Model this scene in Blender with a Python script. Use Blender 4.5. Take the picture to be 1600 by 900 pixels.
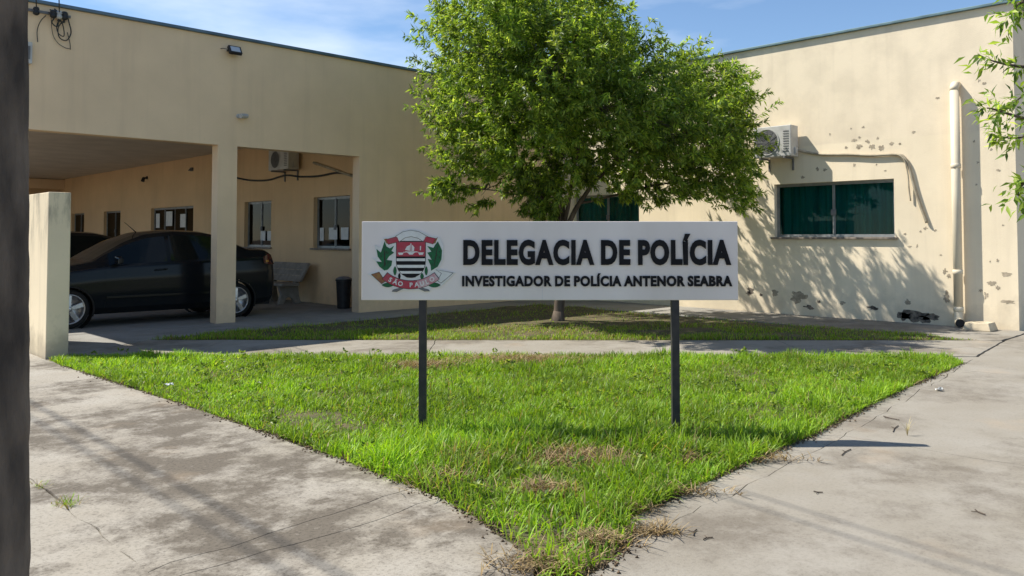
import bpy, bmesh, math, random
import numpy as np
from mathutils import Vector, Matrix, noise as mnoise
random.seed(11); RNG = np.random.default_rng(11)
for o in list(bpy.data.objects): bpy.data.objects.remove(o)
SC = bpy.context.scene; COL = SC.collection
R = math.radians
# ---------------------------------------------------------------- camera, sky, sun, exposure
YAW = R(45.57)                                   # the building stands along X and Y; the camera looks at its inner corner
FW = Vector((math.cos(YAW), math.sin(YAW), 0)); RT = Vector((math.sin(YAW), -math.cos(YAW), 0))
cam = bpy.data.cameras.new('camera'); camo = bpy.data.objects.new('camera', cam); COL.objects.link(camo)
camo.location = (0, 0, 1.5); camo.rotation_euler = (R(92.0), 0, YAW - R(90))
cam.sensor_width = 36; cam.lens = 36 * 1255 / 1600; cam.shift_y = -123 / 1600; cam.clip_end = 2000; cam.clip_start = .05
SC.camera = camo
SUNV = Vector((-.415, .70, 1)).normalized()       # towards the sun
w = bpy.data.worlds.new('World'); SC.world = w; w.use_nodes = True
nt = w.node_tree; nt.nodes.clear()
out = nt.nodes.new('ShaderNodeOutputWorld'); bg = nt.nodes.new('ShaderNodeBackground'); sky = nt.nodes.new('ShaderNodeTexSky')
sky.sky_type = 'NISHITA'; sky.sun_disc = False
sky.sun_elevation = math.asin(SUNV.z); sky.sun_rotation = math.atan2(SUNV.x, SUNV.y)
sky.air_density = 1.0; sky.dust_density = .05; sky.ozone_density = 4.6
bg.inputs[1].default_value = .102
tc = nt.nodes.new('ShaderNodeTexCoord'); mp = nt.nodes.new('ShaderNodeMapping'); nz = nt.nodes.new('ShaderNodeTexNoise')
mp.inputs['Scale'].default_value = (1.3, .8, 4.2); mp.inputs['Rotation'].default_value = (R(18), R(-14), 0); mp.inputs['Location'].default_value = (0., .9, 1.4)
nz.inputs['Scale'].default_value = 1.5; nz.inputs['Detail'].default_value = 7; nz.inputs['Roughness'].default_value = .52
cr = nt.nodes.new('ShaderNodeValToRGB'); cr.color_ramp.elements[0].position = .54; cr.color_ramp.elements[1].position = .78
cr.color_ramp.elements[1].color = (.75, .75, .75, 1)
mx = nt.nodes.new('ShaderNodeMixRGB'); mx.inputs[2].default_value = (8.2, 8.6, 9.0, 1)
L = nt.links.new
L(tc.outputs['Generated'], mp.inputs[0]); L(mp.outputs[0], nz.inputs[0]); L(nz.outputs[0], cr.inputs[0]); L(cr.outputs[0], mx.inputs[0])
L(sky.outputs[0], mx.inputs[1]); L(mx.outputs[0], bg.inputs[0]); L(bg.outputs[0], out.inputs[0])
sun = bpy.data.lights.new('sun', 'SUN'); sun.energy = 5.0; sun.angle = R(.53); sun.color = (1, .95, .86)
suno = bpy.data.objects.new('sun', sun); COL.objects.link(suno); suno.rotation_euler = SUNV.to_track_quat('Z', 'Y').to_euler()
SC.view_settings.view_transform = 'Standard'; SC.view_settings.look = 'None'; SC.view_settings.gamma = 1; SC.view_settings.exposure = .62
SC.view_settings.use_curve_mapping = False

# ---------------------------------------------------------------- materials
MATS = {}
def mat(name, c1, c2=None, scale=4, rough=.85, bump=0, bscale=60, metal=0, spec=.3, detail=6, lo=.35, hi=.65, coat=0, stretch=None):
    m = bpy.data.materials.new(name); m.use_nodes = True; MATS[name] = m
    t = m.node_tree; b = t.nodes['Principled BSDF']; l = t.links.new
    b.inputs['Base Color'].default_value = (*c1, 1); b.inputs['Roughness'].default_value = rough; b.inputs['Metallic'].default_value = metal
    b.inputs['Specular IOR Level'].default_value = spec; b.inputs['Coat Weight'].default_value = coat; b.inputs['Coat Roughness'].default_value = .05
    tcn = t.nodes.new('ShaderNodeTexCoord'); vec = tcn.outputs['Object']
    if stretch:
        mpn = t.nodes.new('ShaderNodeMapping'); mpn.inputs['Scale'].default_value = stretch; l(vec, mpn.inputs[0]); vec = mpn.outputs[0]
    if c2:
        n = t.nodes.new('ShaderNodeTexNoise'); n.inputs['Scale'].default_value = scale; n.inputs['Detail'].default_value = detail; l(vec, n.inputs[0])
        r = t.nodes.new('ShaderNodeValToRGB'); r.color_ramp.elements[0].position = lo; r.color_ramp.elements[1].position = hi
        r.color_ramp.elements[0].color = (*c1, 1); r.color_ramp.elements[1].color = (*c2, 1)
        l(n.outputs[0], r.inputs[0]); l(r.outputs[0], b.inputs['Base Color'])
    if bump:
        n2 = t.nodes.new('ShaderNodeTexNoise'); n2.inputs['Scale'].default_value = bscale; n2.inputs['Detail'].default_value = 5; l(vec, n2.inputs[0])
        bp = t.nodes.new('ShaderNodeBump'); bp.inputs['Strength'].default_value = bump; bp.inputs['Distance'].default_value = .01
        l(n2.outputs[0], bp.inputs['Height']); l(bp.outputs[0], b.inputs['Normal'])
    return m
class NT:                                        # small helper for layered colour nodes
    def __init__(s, m): s.t = m.node_tree; s.b = s.t.nodes['Principled BSDF']; s.tc = s.t.nodes.new('ShaderNodeTexCoord').outputs['Object']
    def noise(s, scale, detail=6, rough=.55, stretch=None, off=(0, 0, 0)):
        v = s.tc
        mpn = s.t.nodes.new('ShaderNodeMapping'); mpn.inputs['Scale'].default_value = stretch or (1, 1, 1); mpn.inputs['Location'].default_value = off
        s.t.links.new(v, mpn.inputs[0]); v = mpn.outputs[0]
        n = s.t.nodes.new('ShaderNodeTexNoise'); n.inputs['Scale'].default_value = scale; n.inputs['Detail'].default_value = detail; n.inputs['Roughness'].default_value = rough
        s.t.links.new(v, n.inputs[0]); return n.outputs[0]
    def ramp(s, x, lo, hi, a=0., b=1.):
        n = s.t.nodes.new('ShaderNodeMapRange'); n.inputs[1].default_value = lo; n.inputs[2].default_value = hi; n.inputs[3].default_value = a; n.inputs[4].default_value = b
        s.t.links.new(x, n.inputs[0]); return n.outputs[0]
    def math(s, op, a, b):
        n = s.t.nodes.new('ShaderNodeMath'); n.operation = op
        for i, q in enumerate((a, b)):
            if isinstance(q, (int, float)): n.inputs[i].default_value = q
            else: s.t.links.new(q, n.inputs[i])
        return n.outputs[0]
    def mix(s, fac, a, b, mode='MIX'):
        n = s.t.nodes.new('ShaderNodeMixRGB'); n.blend_type = mode
        for i, q in enumerate((fac, a, b)):
            if isinstance(q, (int, float)): n.inputs[i].default_value = q
            elif isinstance(q, tuple): n.inputs[i].default_value = (*q, 1)
            else: s.t.links.new(q, n.inputs[i])
        return n.outputs[0]
    def z(s, k=2):
        n = s.t.nodes.new('ShaderNodeSeparateXYZ'); s.t.links.new(s.tc, n.inputs[0]); return n.outputs[k]
    def col(s, c): s.t.links.new(c, s.b.inputs['Base Color'])
    def bump(s, h, st=.3, d=.01):
        n = s.t.nodes.new('ShaderNodeBump'); n.inputs['Strength'].default_value = st; n.inputs['Distance'].default_value = d
        s.t.links.new(h, n.inputs['Height']); s.t.links.new(n.outputs[0], s.b.inputs['Normal'])
def plaster(name, base, tone=None, tone_z=3.25, dirt=.5, grime_z=.5):
    m = mat(name, base, rough=.9, spec=.2); n = NT(m)
    c = n.mix(n.ramp(n.noise(.7, 5), .35, .7), base, tuple(v * .86 for v in base))
    if tone:
        zz = n.math('ADD', n.z(), n.ramp(n.noise(6, 3), 0, 1, -.015, .015))
        c = n.mix(n.ramp(zz, tone_z, tone_z + .03), c, n.mix(n.ramp(n.noise(2.2, 6), .4, .62), tone, tuple(v * .9 for v in tone)))
    st = n.ramp(n.noise(1.6, 5, .6, (3.2, 3.2, .16)), .52, .76)
    c = n.mix(n.math('MULTIPLY', st, .38 * dirt), c, tuple(v * f for v, f in zip(base, (.52, .5, .5))))
    gz = n.math('ADD', n.z(), n.ramp(n.noise(3.5, 6, .65), .25, .75, -grime_z * .9, grime_z * .7))
    c = n.mix(n.ramp(gz, 0, grime_z, .55 * dirt, 0), c, (.30, .25, .18))
    c = n.mix(n.ramp(n.noise(22, 4), .62, .8, 0, .25), c, tuple(v * .72 for v in base))
    n.col(c); n.bump(n.math('ADD', n.noise(75, 4), n.math('MULTIPLY', n.noise(3, 3), 1.6)), .2, .012)
    return m
CREAM = (.90, .675, .435)
M_wallL = plaster('plaster_cream_facade', CREAM, dirt=.45)
M_wallC = plaster('plaster_cream_shaded', (.80, .56, .32), dirt=.5)  # same cream paint; the carport's shade is put into a darker, warmer tone
M_wallR = plaster('plaster_cream_repainted', (.92, .785, .57), tone=(.86, .73, .535), dirt=.5)
M_wallP = plaster('plaster_boundary', (.78, .66, .46), dirt=1.0, grime_z=.35)
n_ = NT(M_wallP); _old = M_wallP.node_tree.nodes['Principled BSDF'].inputs['Base Color'].links[0].from_socket
_st = n_.ramp(n_.noise(2.4, 7, .65, (2.2, 2.2, .55), (4, 1, 0)), .47, .64); _top = n_.ramp(n_.z(), 1.15, 2.05)
n_.col(n_.mix(n_.math('MULTIPLY', n_.math('MULTIPLY', _st, _top), .8), _old, (.13, .125, .10)))
M_ceil = mat('ceiling_paint', (.72, .64, .54), (.62, .55, .46), 1.5, .9)
def concrete(name, base, dark, stain, lo=.47, hi=.62, fine=.5):
    m = mat(name, base, rough=.92, spec=.2); n = NT(m)
    a = n.noise(.62, 8, .62); b2 = n.noise(2.6, 8, .68, off=(5, 3, 0)); spk = n.noise(46, 6, .75)
    msk = n.math('MULTIPLY', n.ramp(n.math('ADD', a, n.ramp(n.noise(7, 8, .7, off=(3, 8, 0)), .3, .7, -.07, .07)), lo, hi), n.ramp(b2, .38, .52, .2, 1))
    c = n.mix(n.ramp(n.noise(1.7, 5, off=(9, 1, 0)), .35, .68), base, tuple(v * f for v, f in zip(base, (.86, .84, .80))))
    c = n.mix(n.math('MULTIPLY', msk, stain), c, dark)
    c = n.mix(n.math('MULTIPLY', n.ramp(spk, .50, .62), n.ramp(msk, 0, 1, fine * .45, fine)), c, tuple(v * .6 for v in dark))
    c = n.mix(n.ramp(n.noise(16, 6, .7, off=(2, 7, 0)), .60, .72, 0, .35), c, tuple(min(1, v * 1.15) for v in base))
    c = n.mix(n.ramp(n.noise(1.1, 4, off=(1, 17, 0)), .6, .75, 0, .3), c, (.42, .31, .20))
    n.col(c); n.bump(n.math('ADD', n.noise(90, 4, .7), n.math('MULTIPLY', b2, 1.2)), .28, .01)
    return m
M_conL = concrete('concrete_stained', (.35, .32, .27), (.135, .115, .09), 1.0, .44, .54, .9)
M_conR = concrete('concrete_worn', (.30, .275, .232), (.165, .142, .112), .85, .47, .62, .45)
M_conS = concrete('concrete_greyer', (.30, .29, .265), (.16, .15, .135), .7, .45, .65)  # greyer concrete for the carport floor and inner pavement
M_dirt = mat('dirt_ground', (.085, .065, .045), (.15, .115, .08), 6, .95, .5, 40)
M_dust = mat('joint_dust', (.22, .185, .14), (.06, .05, .04), 5, .95, .5, 50, lo=.42, hi=.56)
M_soil = mat('lawn_soil', (.060, .062, .026), (.13, .10, .055), 5, .95, .5, 50)
M_pole = mat('pole_concrete', (.185, .145, .11), (.055, .045, .037), 11, .95, 1.0, 90, stretch=(1, 1, .25))
M_flash = mat('flashing_metal', (.09, .14, .18), (.14, .20, .24), 3, .5, metal=.4, spec=.4)
M_flashR = mat('flashing_teal', (.16, .25, .27), (.10, .16, .18), 3, .55, metal=.3, spec=.4)
M_alu = mat('aluminium', (.36, .37, .37), (.28, .29, .29), 8, .45, metal=.6)
M_sill = mat('sill_stone', (.30, .25, .20), (.17, .14, .11), 14, .6, .1)
M_chip = mat('bare_cement', (.50, .42, .31), (.30, .25, .18), 14, .95, .5, 60)
M_chipd = mat('bare_cement_dark', (.06, .05, .042), (.24, .20, .155), 16, .95, .5, 60)
M_curt = mat('curtain_fabric', (.40, .50, .48), (.20, .29, .29), 6, .9, stretch=(1, 2.5, .05))  # vertical light and dark bands put fold shading into the colour
M_paper = mat('paper', (.75, .75, .72), (.66, .66, .64), 9, .8)
M_white = mat('white_plastic', (.55, .54, .51), (.44, .43, .40), 5, .45, spec=.4)
M_pvc = mat('pvc_painted', (.74, .66, .50), (.62, .53, .39), 4, .55, stretch=(1, 1, .3))
M_grey = mat('grey_plastic', (.20, .20, .20), (.14, .14, .14), 8, .6)
M_black = mat('black_plastic', (.015, .015, .016), (.025, .025, .026), 9, .5, spec=.4)
M_lens = mat('lamp_lens', (.5, .52, .54), rough=.15, spec=.6)
M_cable = mat('cable_rubber', (.03, .03, .028), (.05, .05, .045), 10, .6)
M_hose = mat('foam_hose', (.46, .40, .29), (.32, .27, .19), 8, .8, .2)
M_signw = mat('sign_white', (.80, .735, .69), (.68, .615, .565), 1.6, .35, spec=.35, stretch=(1, 1, .35))
M_signe = mat('sign_trim', (.55, .55, .55), rough=.4, metal=.3)
M_post = mat('post_black_paint', (.028, .028, .030), (.05, .045, .042), 12, .5, .1, 80)
M_letter = mat('letter_black', (.008, .008, .010), (.013, .013, .015), 6, .6, spec=.15)
M_red = mat('emblem_red', (.42, .035, .06), (.36, .07, .09), 30, .5)
M_pink = mat('emblem_faded_red', (.50, .22, .24), (.58, .42, .42), 25, .5)
M_green = mat('emblem_green', (.010, .13, .045), (.014, .09, .035), 30, .5)
M_ewhite = mat('emblem_white', (.70, .70, .67), (.62, .62, .58), 20, .45)
M_eline = mat('emblem_line', (.03, .025, .02), rough=.5)
M_ebrown = mat('emblem_gold', (.28, .16, .05), (.22, .07, .05), 30, .5)
M_bark = mat('bark', (.13, .10, .075), (.055, .042, .032), 9, .95, .7, 25, stretch=(1, 1, .3))
M_carp = mat('car_paint_black', (.010, .012, .014), rough=.16, spec=.2, coat=0)
M_cart = mat('car_trim', (.012, .012, .012), rough=.6)
M_tyre = mat('tyre_rubber', (.014, .014, .014), (.022, .021, .02), 20, .85)
M_rim = mat('alloy_rim', (.50, .50, .51), (.42, .42, .43), 10, .32, metal=.8)
M_tail = mat('tail_lamp_red', (.07, .006, .006), rough=.15, spec=.6)
M_amber = mat('lamp_amber', (.45, .20, .03), rough=.2, spec=.6)
M_head = mat('headlamp', (.5, .5, .5), rough=.1, spec=.7)
M_bench = mat('bench_concrete', (.30, .275, .235), (.22, .20, .17), 7, .9, .3)
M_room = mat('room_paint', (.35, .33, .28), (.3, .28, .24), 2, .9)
def glass_mat(name, tint, refl=1.5):
    m = bpy.data.materials.new(name); m.use_nodes = True; t = m.node_tree; t.nodes.clear(); l = t.links.new
    o = t.nodes.new('ShaderNodeOutputMaterial'); mxs = t.nodes.new('ShaderNodeMixShader'); tr = t.nodes.new('ShaderNodeBsdfTransparent'); gl = t.nodes.new('ShaderNodeBsdfGlossy'); fr = t.nodes.new('ShaderNodeFresnel')
    tr.inputs[0].default_value = (*tint, 1); gl.inputs['Roughness'].default_value = .02; fr.inputs[0].default_value = refl
    tcn = t.nodes.new('ShaderNodeTexCoord'); n = t.nodes.new('ShaderNodeTexNoise'); n.inputs['Scale'].default_value = 1.2; bp = t.nodes.new('ShaderNodeBump'); bp.inputs['Strength'].default_value = .05; bp.inputs['Distance'].default_value = .02
    l(tcn.outputs['Object'], n.inputs[0]); l(n.outputs[0], bp.inputs['Height']); l(bp.outputs[0], gl.inputs['Normal'])
    l(fr.outputs[0], mxs.inputs[0]); l(tr.outputs[0], mxs.inputs[1]); l(gl.outputs[0], mxs.inputs[2]); l(mxs.outputs[0], o.inputs[0]); return m
M_glass = glass_mat('glass_teal', (.36, .70, .68), 1.28)
M_glassd = glass_mat('glass_smoked', (.20, .27, .26), 1.22)
M_carg = mat('car_glass', (.006, .009, .009), rough=.05, spec=.25)
def leaf_mat(name, trans=.35, rough=.45):
    m = bpy.data.materials.new(name); m.use_nodes = True; t = m.node_tree; b = t.nodes['Principled BSDF']; l = t.links.new
    at = t.nodes.new('ShaderNodeAttribute'); at.attribute_name = 'Col'
    l(at.outputs['Color'], b.inputs['Base Color']); b.inputs['Roughness'].default_value = rough; b.inputs['Specular IOR Level'].default_value = .35
    tl = t.nodes.new('ShaderNodeBsdfTranslucent'); hs = t.nodes.new('ShaderNodeMixRGB'); hs.blend_type = 'MULTIPLY'; hs.inputs[0].default_value = 1; hs.inputs[2].default_value = (1.5, 1.45, .55, 1)
    l(at.outputs['Color'], hs.inputs[1]); l(hs.outputs[0], tl.inputs[0])
    ms = t.nodes.new('ShaderNodeMixShader'); ms.inputs[0].default_value = trans
    l(b.outputs[0], ms.inputs[1]); l(tl.outputs[0], ms.inputs[2]); l(ms.outputs[0], t.nodes['Material Output'].inputs[0]); return m
M_leaf = leaf_mat('leaf', .55, .40); M_grass = leaf_mat('grass_blade', .42, .5); M_straw = leaf_mat('dry_straw', .2, .8)

# ---------------------------------------------------------------- mesh helpers
class MB:
    def __init__(s): s.v = []; s.f = []
    def add(s, vs, fs):
        k = len(s.v); s.v += [tuple(p) for p in vs]; s.f += [tuple(i + k for i in f) for f in fs]; return s
    def box(s, x0, x1, y0, y1, z0, z1):
        return s.add([(x0, y0, z0), (x1, y0, z0), (x1, y1, z0), (x0, y1, z0), (x0, y0, z1), (x1, y0, z1), (x1, y1, z1), (x0, y1, z1)],
                     [(0, 3, 2, 1), (4, 5, 6, 7), (0, 1, 5, 4), (1, 2, 6, 5), (2, 3, 7, 6), (3, 0, 4, 7)])
    def prism(s, poly, ax, a, b):                # polygon in the two other axes, extruded along axis ax from a to b
        n = len(poly)
        def P(p, t):
            q = list(p); q.insert(ax, t); return q
        vs = [P(p, a) for p in poly] + [P(p, b) for p in poly]
        return s.add(vs, [tuple(range(n)), tuple(range(2 * n - 1, n - 1, -1))] + [(i, i + n, (i + 1) % n + n, (i + 1) % n) for i in range(n)])
    def tube(s, pts, r, n=8, cap=True):
        pts = [Vector(p) for p in pts]; rs = r if isinstance(r, (list, tuple)) else [r] * len(pts); k = len(s.v); vs = []
        up = Vector((0, 0, 1)); last = None
        for i, p in enumerate(pts):
            d = (pts[min(i + 1, len(pts) - 1)] - pts[max(i - 1, 0)]).normalized()
            a = (last - d * last.dot(d)) if last else d.cross(up if abs(d.z) < .9 else Vector((1, 0, 0)))
            if a.length < 1e-5: a = d.cross(Vector((0, 1, 0)))
            a.normalize(); last = a; b = d.cross(a)
            vs += [p + (a * math.cos(2 * math.pi * j / n) + b * math.sin(2 * math.pi * j / n)) * rs[i] for j in range(n)]
        fs = [(i * n + j, i * n + (j + 1) % n, (i + 1) * n + (j + 1) % n, (i + 1) * n + j) for i in range(len(pts) - 1) for j in range(n)]
        if cap: fs += [tuple(range(n - 1, -1, -1)), tuple(range((len(pts) - 1) * n, len(pts) * n))]
        return s.add(vs, fs)
    def lathe(s, prof, c, axis, n=24):           # prof: (radius, offset along axis)
        c = Vector(c); ax = Vector(axis).normalized(); a = ax.orthogonal().normalized(); b = ax.cross(a)
        vs = [c + ax * h + (a * math.cos(2 * math.pi * j / n) + b * math.sin(2 * math.pi * j / n)) * r for r, h in prof for j in range(n)]
        fs = [(i * n + j, i * n + (j + 1) % n, (i + 1) * n + (j + 1) % n, (i + 1) * n + j) for i in range(len(prof) - 1) for j in range(n)]
        return s.add(vs, fs)
    def mesh(s, name):
        me = bpy.data.meshes.new(name); me.from_pydata(s.v, [], s.f); me.update(); return me
    def build(s, name, m, parent=None, bevel=0, smooth=False, seg=2):
        me = s.mesh(name); bm = bmesh.new(); bm.from_mesh(me); bmesh.ops.recalc_face_normals(bm, faces=bm.faces)
        if bevel: bmesh.ops.bevel(bm, geom=bm.edges[:], offset=bevel, segments=seg, affect='EDGES', profile=.6)
        bm.to_mesh(me); bm.free()
        if smooth: me.polygons.foreach_set('use_smooth', [True] * len(me.polygons))
        return link(name, me, m, parent)
def link(name, me, m, parent=None):
    o = bpy.data.objects.new(name, me); COL.objects.link(o); o.parent = parent
    if m: me.materials.append(m)
    return o
def tag(o, label=None, cat=None, group=None, kind=None):
    if label: o['label'] = label
    if cat: o['category'] = cat
    if group: o['group'] = group
    if kind: o['kind'] = kind
    return o
def empty(name, loc=(0, 0, 0), rz=0):
    o = bpy.data.objects.new(name, None); COL.objects.link(o); o.location = loc; o.rotation_euler = (0, 0, rz); o.empty_display_size = .2; return o
def copy_tree(o, parent=None):
    c = o.copy(); COL.objects.link(c); c.parent = parent
    for ch in list(o.children):
        if ch is not c: copy_tree(ch, c)
    return c
def np_mesh(name, V, faces, m, cols=None, parent=None, smooth=False):
    me = bpy.data.meshes.new(name); me.vertices.add(len(V)); me.vertices.foreach_set('co', np.ascontiguousarray(V, dtype=np.float32).ravel())
    tot = np.concatenate([np.full(len(f), f.shape[1]) for f in faces]); loops = np.concatenate([f.ravel() for f in faces])
    me.loops.add(len(loops)); me.loops.foreach_set('vertex_index', loops.astype(np.int32))
    me.polygons.add(len(tot)); st = np.concatenate([[0], np.cumsum(tot)[:-1]])
    me.polygons.foreach_set('loop_start', st.astype(np.int32)); me.polygons.foreach_set('loop_total', tot.astype(np.int32))
    if smooth: me.polygons.foreach_set('use_smooth', np.ones(len(tot), dtype=bool))
    me.update(calc_edges=True)
    if cols is not None:
        a = me.color_attributes.new('Col', 'FLOAT_COLOR', 'POINT'); a.data.foreach_set('color', np.concatenate([cols, np.ones((len(cols), 1))], 1).astype(np.float32).ravel())
    return link(name, me, m, parent)
def wall(name, m, ax, a, b, u0, u1, z0, z1, holes, parent):
    """a wall slab with real openings: ax=1 runs along X between y=a..b, ax=0 runs along Y between x=a..b"""
    us = sorted({u0, u1, *[h[0] for h in holes], *[h[1] for h in holes]}); zs = sorted({z0, z1, *[h[2] for h in holes], *[h[3] for h in holes]})
    us = [q for q in us if u0 <= q <= u1]; zs = [q for q in zs if z0 <= q <= z1]
    nu, nz_ = len(us), len(zs); mb = MB()
    solid = lambda i, j: 0 <= i < nu - 1 and 0 <= j < nz_ - 1 and not any(h[0] < (us[i] + us[i + 1]) / 2 < h[1] and h[2] < (zs[j] + zs[j + 1]) / 2 < h[3] for h in holes)
    def P(u, t, z): return (u, t, z) if ax == 1 else (t, u, z)
    idx = lambda i, j, s: (i * nz_ + j) * 2 + s
    mb.v = [P(us[i], (a, b)[s], zs[j]) for i in range(nu) for j in range(nz_) for s in (0, 1)]
    for i in range(nu - 1):
        for j in range(nz_ - 1):
            if not solid(i, j): continue
            for s in (0, 1): mb.f.append((idx(i, j, s), idx(i + 1, j, s), idx(i + 1, j + 1, s), idx(i, j + 1, s)))
            for di, dj, e in ((-1, 0, ((i, j), (i, j + 1))), (1, 0, ((i + 1, j), (i + 1, j + 1))), (0, -1, ((i, j), (i + 1, j))), (0, 1, ((i, j + 1), (i + 1, j + 1)))):
                if not solid(i + di, j + dj): mb.f.append((idx(*e[0], 0), idx(*e[1], 0), idx(*e[1], 1), idx(*e[0], 1)))
    o = mb.build(name, m, parent)
    return o

# ---------------------------------------------------------------- ground and pavements
tag(MB().add([(-400, -400, -.09), (400, -400, -.09), (400, 400, -.09), (-400, 400, -.09)], [(0, 1, 2, 3)]).build('ground', M_dirt), kind='structure')
def dens(poly, step=.12, jag=.012):
    out_ = []
    for i, p in enumerate(poly):
        q = poly[(i + 1) % len(poly)]; d = math.dist(p, q); n = max(1, int(d / step)) if d < 16 else max(1, int(d / .3))
        for k in range(n):
            t = k / n; x = p[0] + (q[0] - p[0]) * t; y = p[1] + (q[1] - p[1]) * t
            v = mnoise.noise_vector(Vector((x * 4.1, y * 4.1, 3.))) * jag + mnoise.noise_vector(Vector((x * 15, y * 15, 7.))) * jag * .5
            out_.append((x + v.x, y + v.y))
    return out_
def inset(poly, g):
    c = (sum(p[0] for p in poly) / len(poly), sum(p[1] for p in poly) / len(poly)); n = len(poly); res = []
    ar = sum(poly[i][0] * poly[(i + 1) % n][1] - poly[(i + 1) % n][0] * poly[i][1] for i in range(n)); sg = 1 if ar > 0 else -1
    for i in range(n):
        p0, p1, p2 = (Vector(poly[i - 1]), Vector(poly[i]), Vector(poly[(i + 1) % n]))
        a = (p1 - p0).normalized(); b = (p2 - p1).normalized(); na = Vector((-a.y, a.x)) * sg; nb = Vector((-b.y, b.x)) * sg
        m_ = (na + nb); m_ = m_ / max(.3, m_.length_squared) * 2
        res.append(tuple(p1 + m_ * g))
    return res
def slab(poly, m, parent, z=0., gap=.003, jag=.02, dz=0, name='slab'):
    pts = dens(inset(poly, gap), jag=jag); mb = MB(); n = len(pts); low = inset(pts, -.004)
    rim = inset(pts, max(.0022, gap))
    vs = [(x, y, z - .09) for x, y in pts] + [(x, y, z - .009 + dz) for x, y in pts] + [(x, y, z + dz) for x, y in rim]
    mb.add(vs, [(i, (i + 1) % n, n + (i + 1) % n, n + i) for i in range(n)] + [(n + i, n + (i + 1) % n, 2 * n + (i + 1) % n, 2 * n + i) for i in range(n)] + [tuple(range(2 * n, 3 * n))])
    me = mb.mesh(name); return link(name, me, m, parent)
def bed(name, poly, z=-.055, m=M_dirt):
    return tag(MB().add([(x, y, z) for x, y in poly], [tuple(range(len(poly)))]).build(name, m), kind='structure')
drive = bed('driveway', [(-9, -6), (2.95, -6), (2.95, 14.0), (-9, 14.0)], -.018, M_dust)
slab([(1.40, 3.757), (3.01, 3.90), (3.02, 5.4), (2.97, 7.7), (2.86, 10.4), (2.87, 11.0), (1.40, 11.0)], M_conL, drive, gap=.0008, jag=.035)
slab([(1.40, 3.60), (2.4, 3.58), (2.97, 3.66), (3.01, 3.90), (1.40, 3.757)], M_conL, drive, gap=.0008, jag=.035)
slab([(-9, 3.60), (1.40, 3.60), (1.40, 11.0), (-9, 11.0)], M_conL, drive)
slab([(-9, 11.0), (2.86, 11.0), (2.86, 14.), (-9, 14.)], M_conL, drive)
slab([(1.40, -6), (2.50, -6), (2.52, 2.40), (2.70, 2.62), (2.80, 2.84), (2.89, 3.14), (2.97, 3.66), (2.4, 3.58), (1.40, 3.60)], M_conL, drive, gap=.0008, jag=.035)
slab([(-9, -6), (1.40, -6), (1.40, 3.60), (-9, 3.60)], M_conL, drive)
apron = bed('apron', [(2.5, -6), (30, -6), (30, 3.4), (2.5, 2.7)], -.020, M_dust)
slab([(2.54, -6), (6.35, -6), (6.1, 2.62), (4.6, 2.52), (3.3, 2.46), (2.95, 2.36), (2.54, 2.36)], M_conR, apron, jag=.035)
slab([(6.35, -6), (10.2, -6), (10.05, 3.03), (6.1, 2.62)], M_conR, apron, jag=.035)
slab([(10.2, -6), (30, -6), (30, 3.42), (13.3, 3.36), (11.3, 3.16), (10.05, 3.03)], M_conR, apron, jag=.016)
slab([(3.3, 2.46), (4.6, 2.52), (6.1, 2.62), (6.1, 2.80), (4.5, 2.73), (3.5, 2.67)], M_conR, apron, gap=.002, jag=.035, dz=-.004)
slab([(6.1, 2.62), (8.5, 2.87), (11.3, 3.16), (11.05, 3.42), (10.6, 3.12), (7.7, 2.95), (6.1, 2.80)], M_conR, apron, gap=.0008, jag=.035, dz=-.004)
path = bed('walkway', [(2.9, 11.5), (11.05, 3.40), (13.1, 3.34), (13.1, 3.6), (4.6, 12.1), (2.9, 13.6)], -.074)
PA = [(3.18, 11.25), (4.2, 10.25), (6.4, 8.05), (8.6, 5.85), (9.9, 4.6), (11.08, 3.42)]
PB = [(4.45, 12.15), (5.3, 11.35), (7.45, 9.2), (9.65, 7.0), (11.0, 5.7), (13.1, 3.62)]
for i in range(5):
    pl = [PA[i], PA[i + 1], PB[i + 1], PB[i]]
    if i == 4: pl = [PA[4], PA[5], (11.3, 3.18), (13.28, 3.38), PB[5], PB[4]]
    slab(pl, M_conR, path)
walk = bed('pavement', [(3.1, 12.1), (13.1, 12.1), (13.1, 3.6), (14.89, 3.5), (14.89, 13.61), (3.1, 13.61)], -.076)
slab([(3.18, 11.27), (4.43, 12.17), (6.5, 12.32), (6.5, 13.60), (3.18, 13.60)], M_conS, walk)
slab([(6.5, 12.32), (9.6, 12.45), (9.6, 13.60), (6.5, 13.60)], M_conS, walk)
slab([(9.6, 12.45), (13.1, 12.5), (13.1, 13.60), (9.6, 13.60)], M_conS, walk)
for y0, y1 in ((3.40, 6.0), (6.0, 8.6), (8.6, 11.0), (11.0, 13.60)):
    slab([(13.12, y0 + (.22 if y0 < 4 else 0)), (13.3, y0), (14.89, y0), (14.89, y1), (13.12, y1)] if y0 < 4 else [(13.12, y0), (14.89, y0), (14.89, y1), (13.12, y1)], M_conR if y0 < 8 else M_conS, walk)
cpf = bed('carport_floor', [(2.6, 13.61), (9.7, 13.61), (9.7, 36), (2.6, 36)], -.078)
for y0, y1 in ((13.61, 17.4), (17.4, 22), (22, 29), (29, 36)):
    for x0, x1 in ((2.6, 6.2), (6.2, 9.7)): slab([(x0, y0), (x1, y0), (x1, y1), (x0, y1)], M_conS, cpf)
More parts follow.
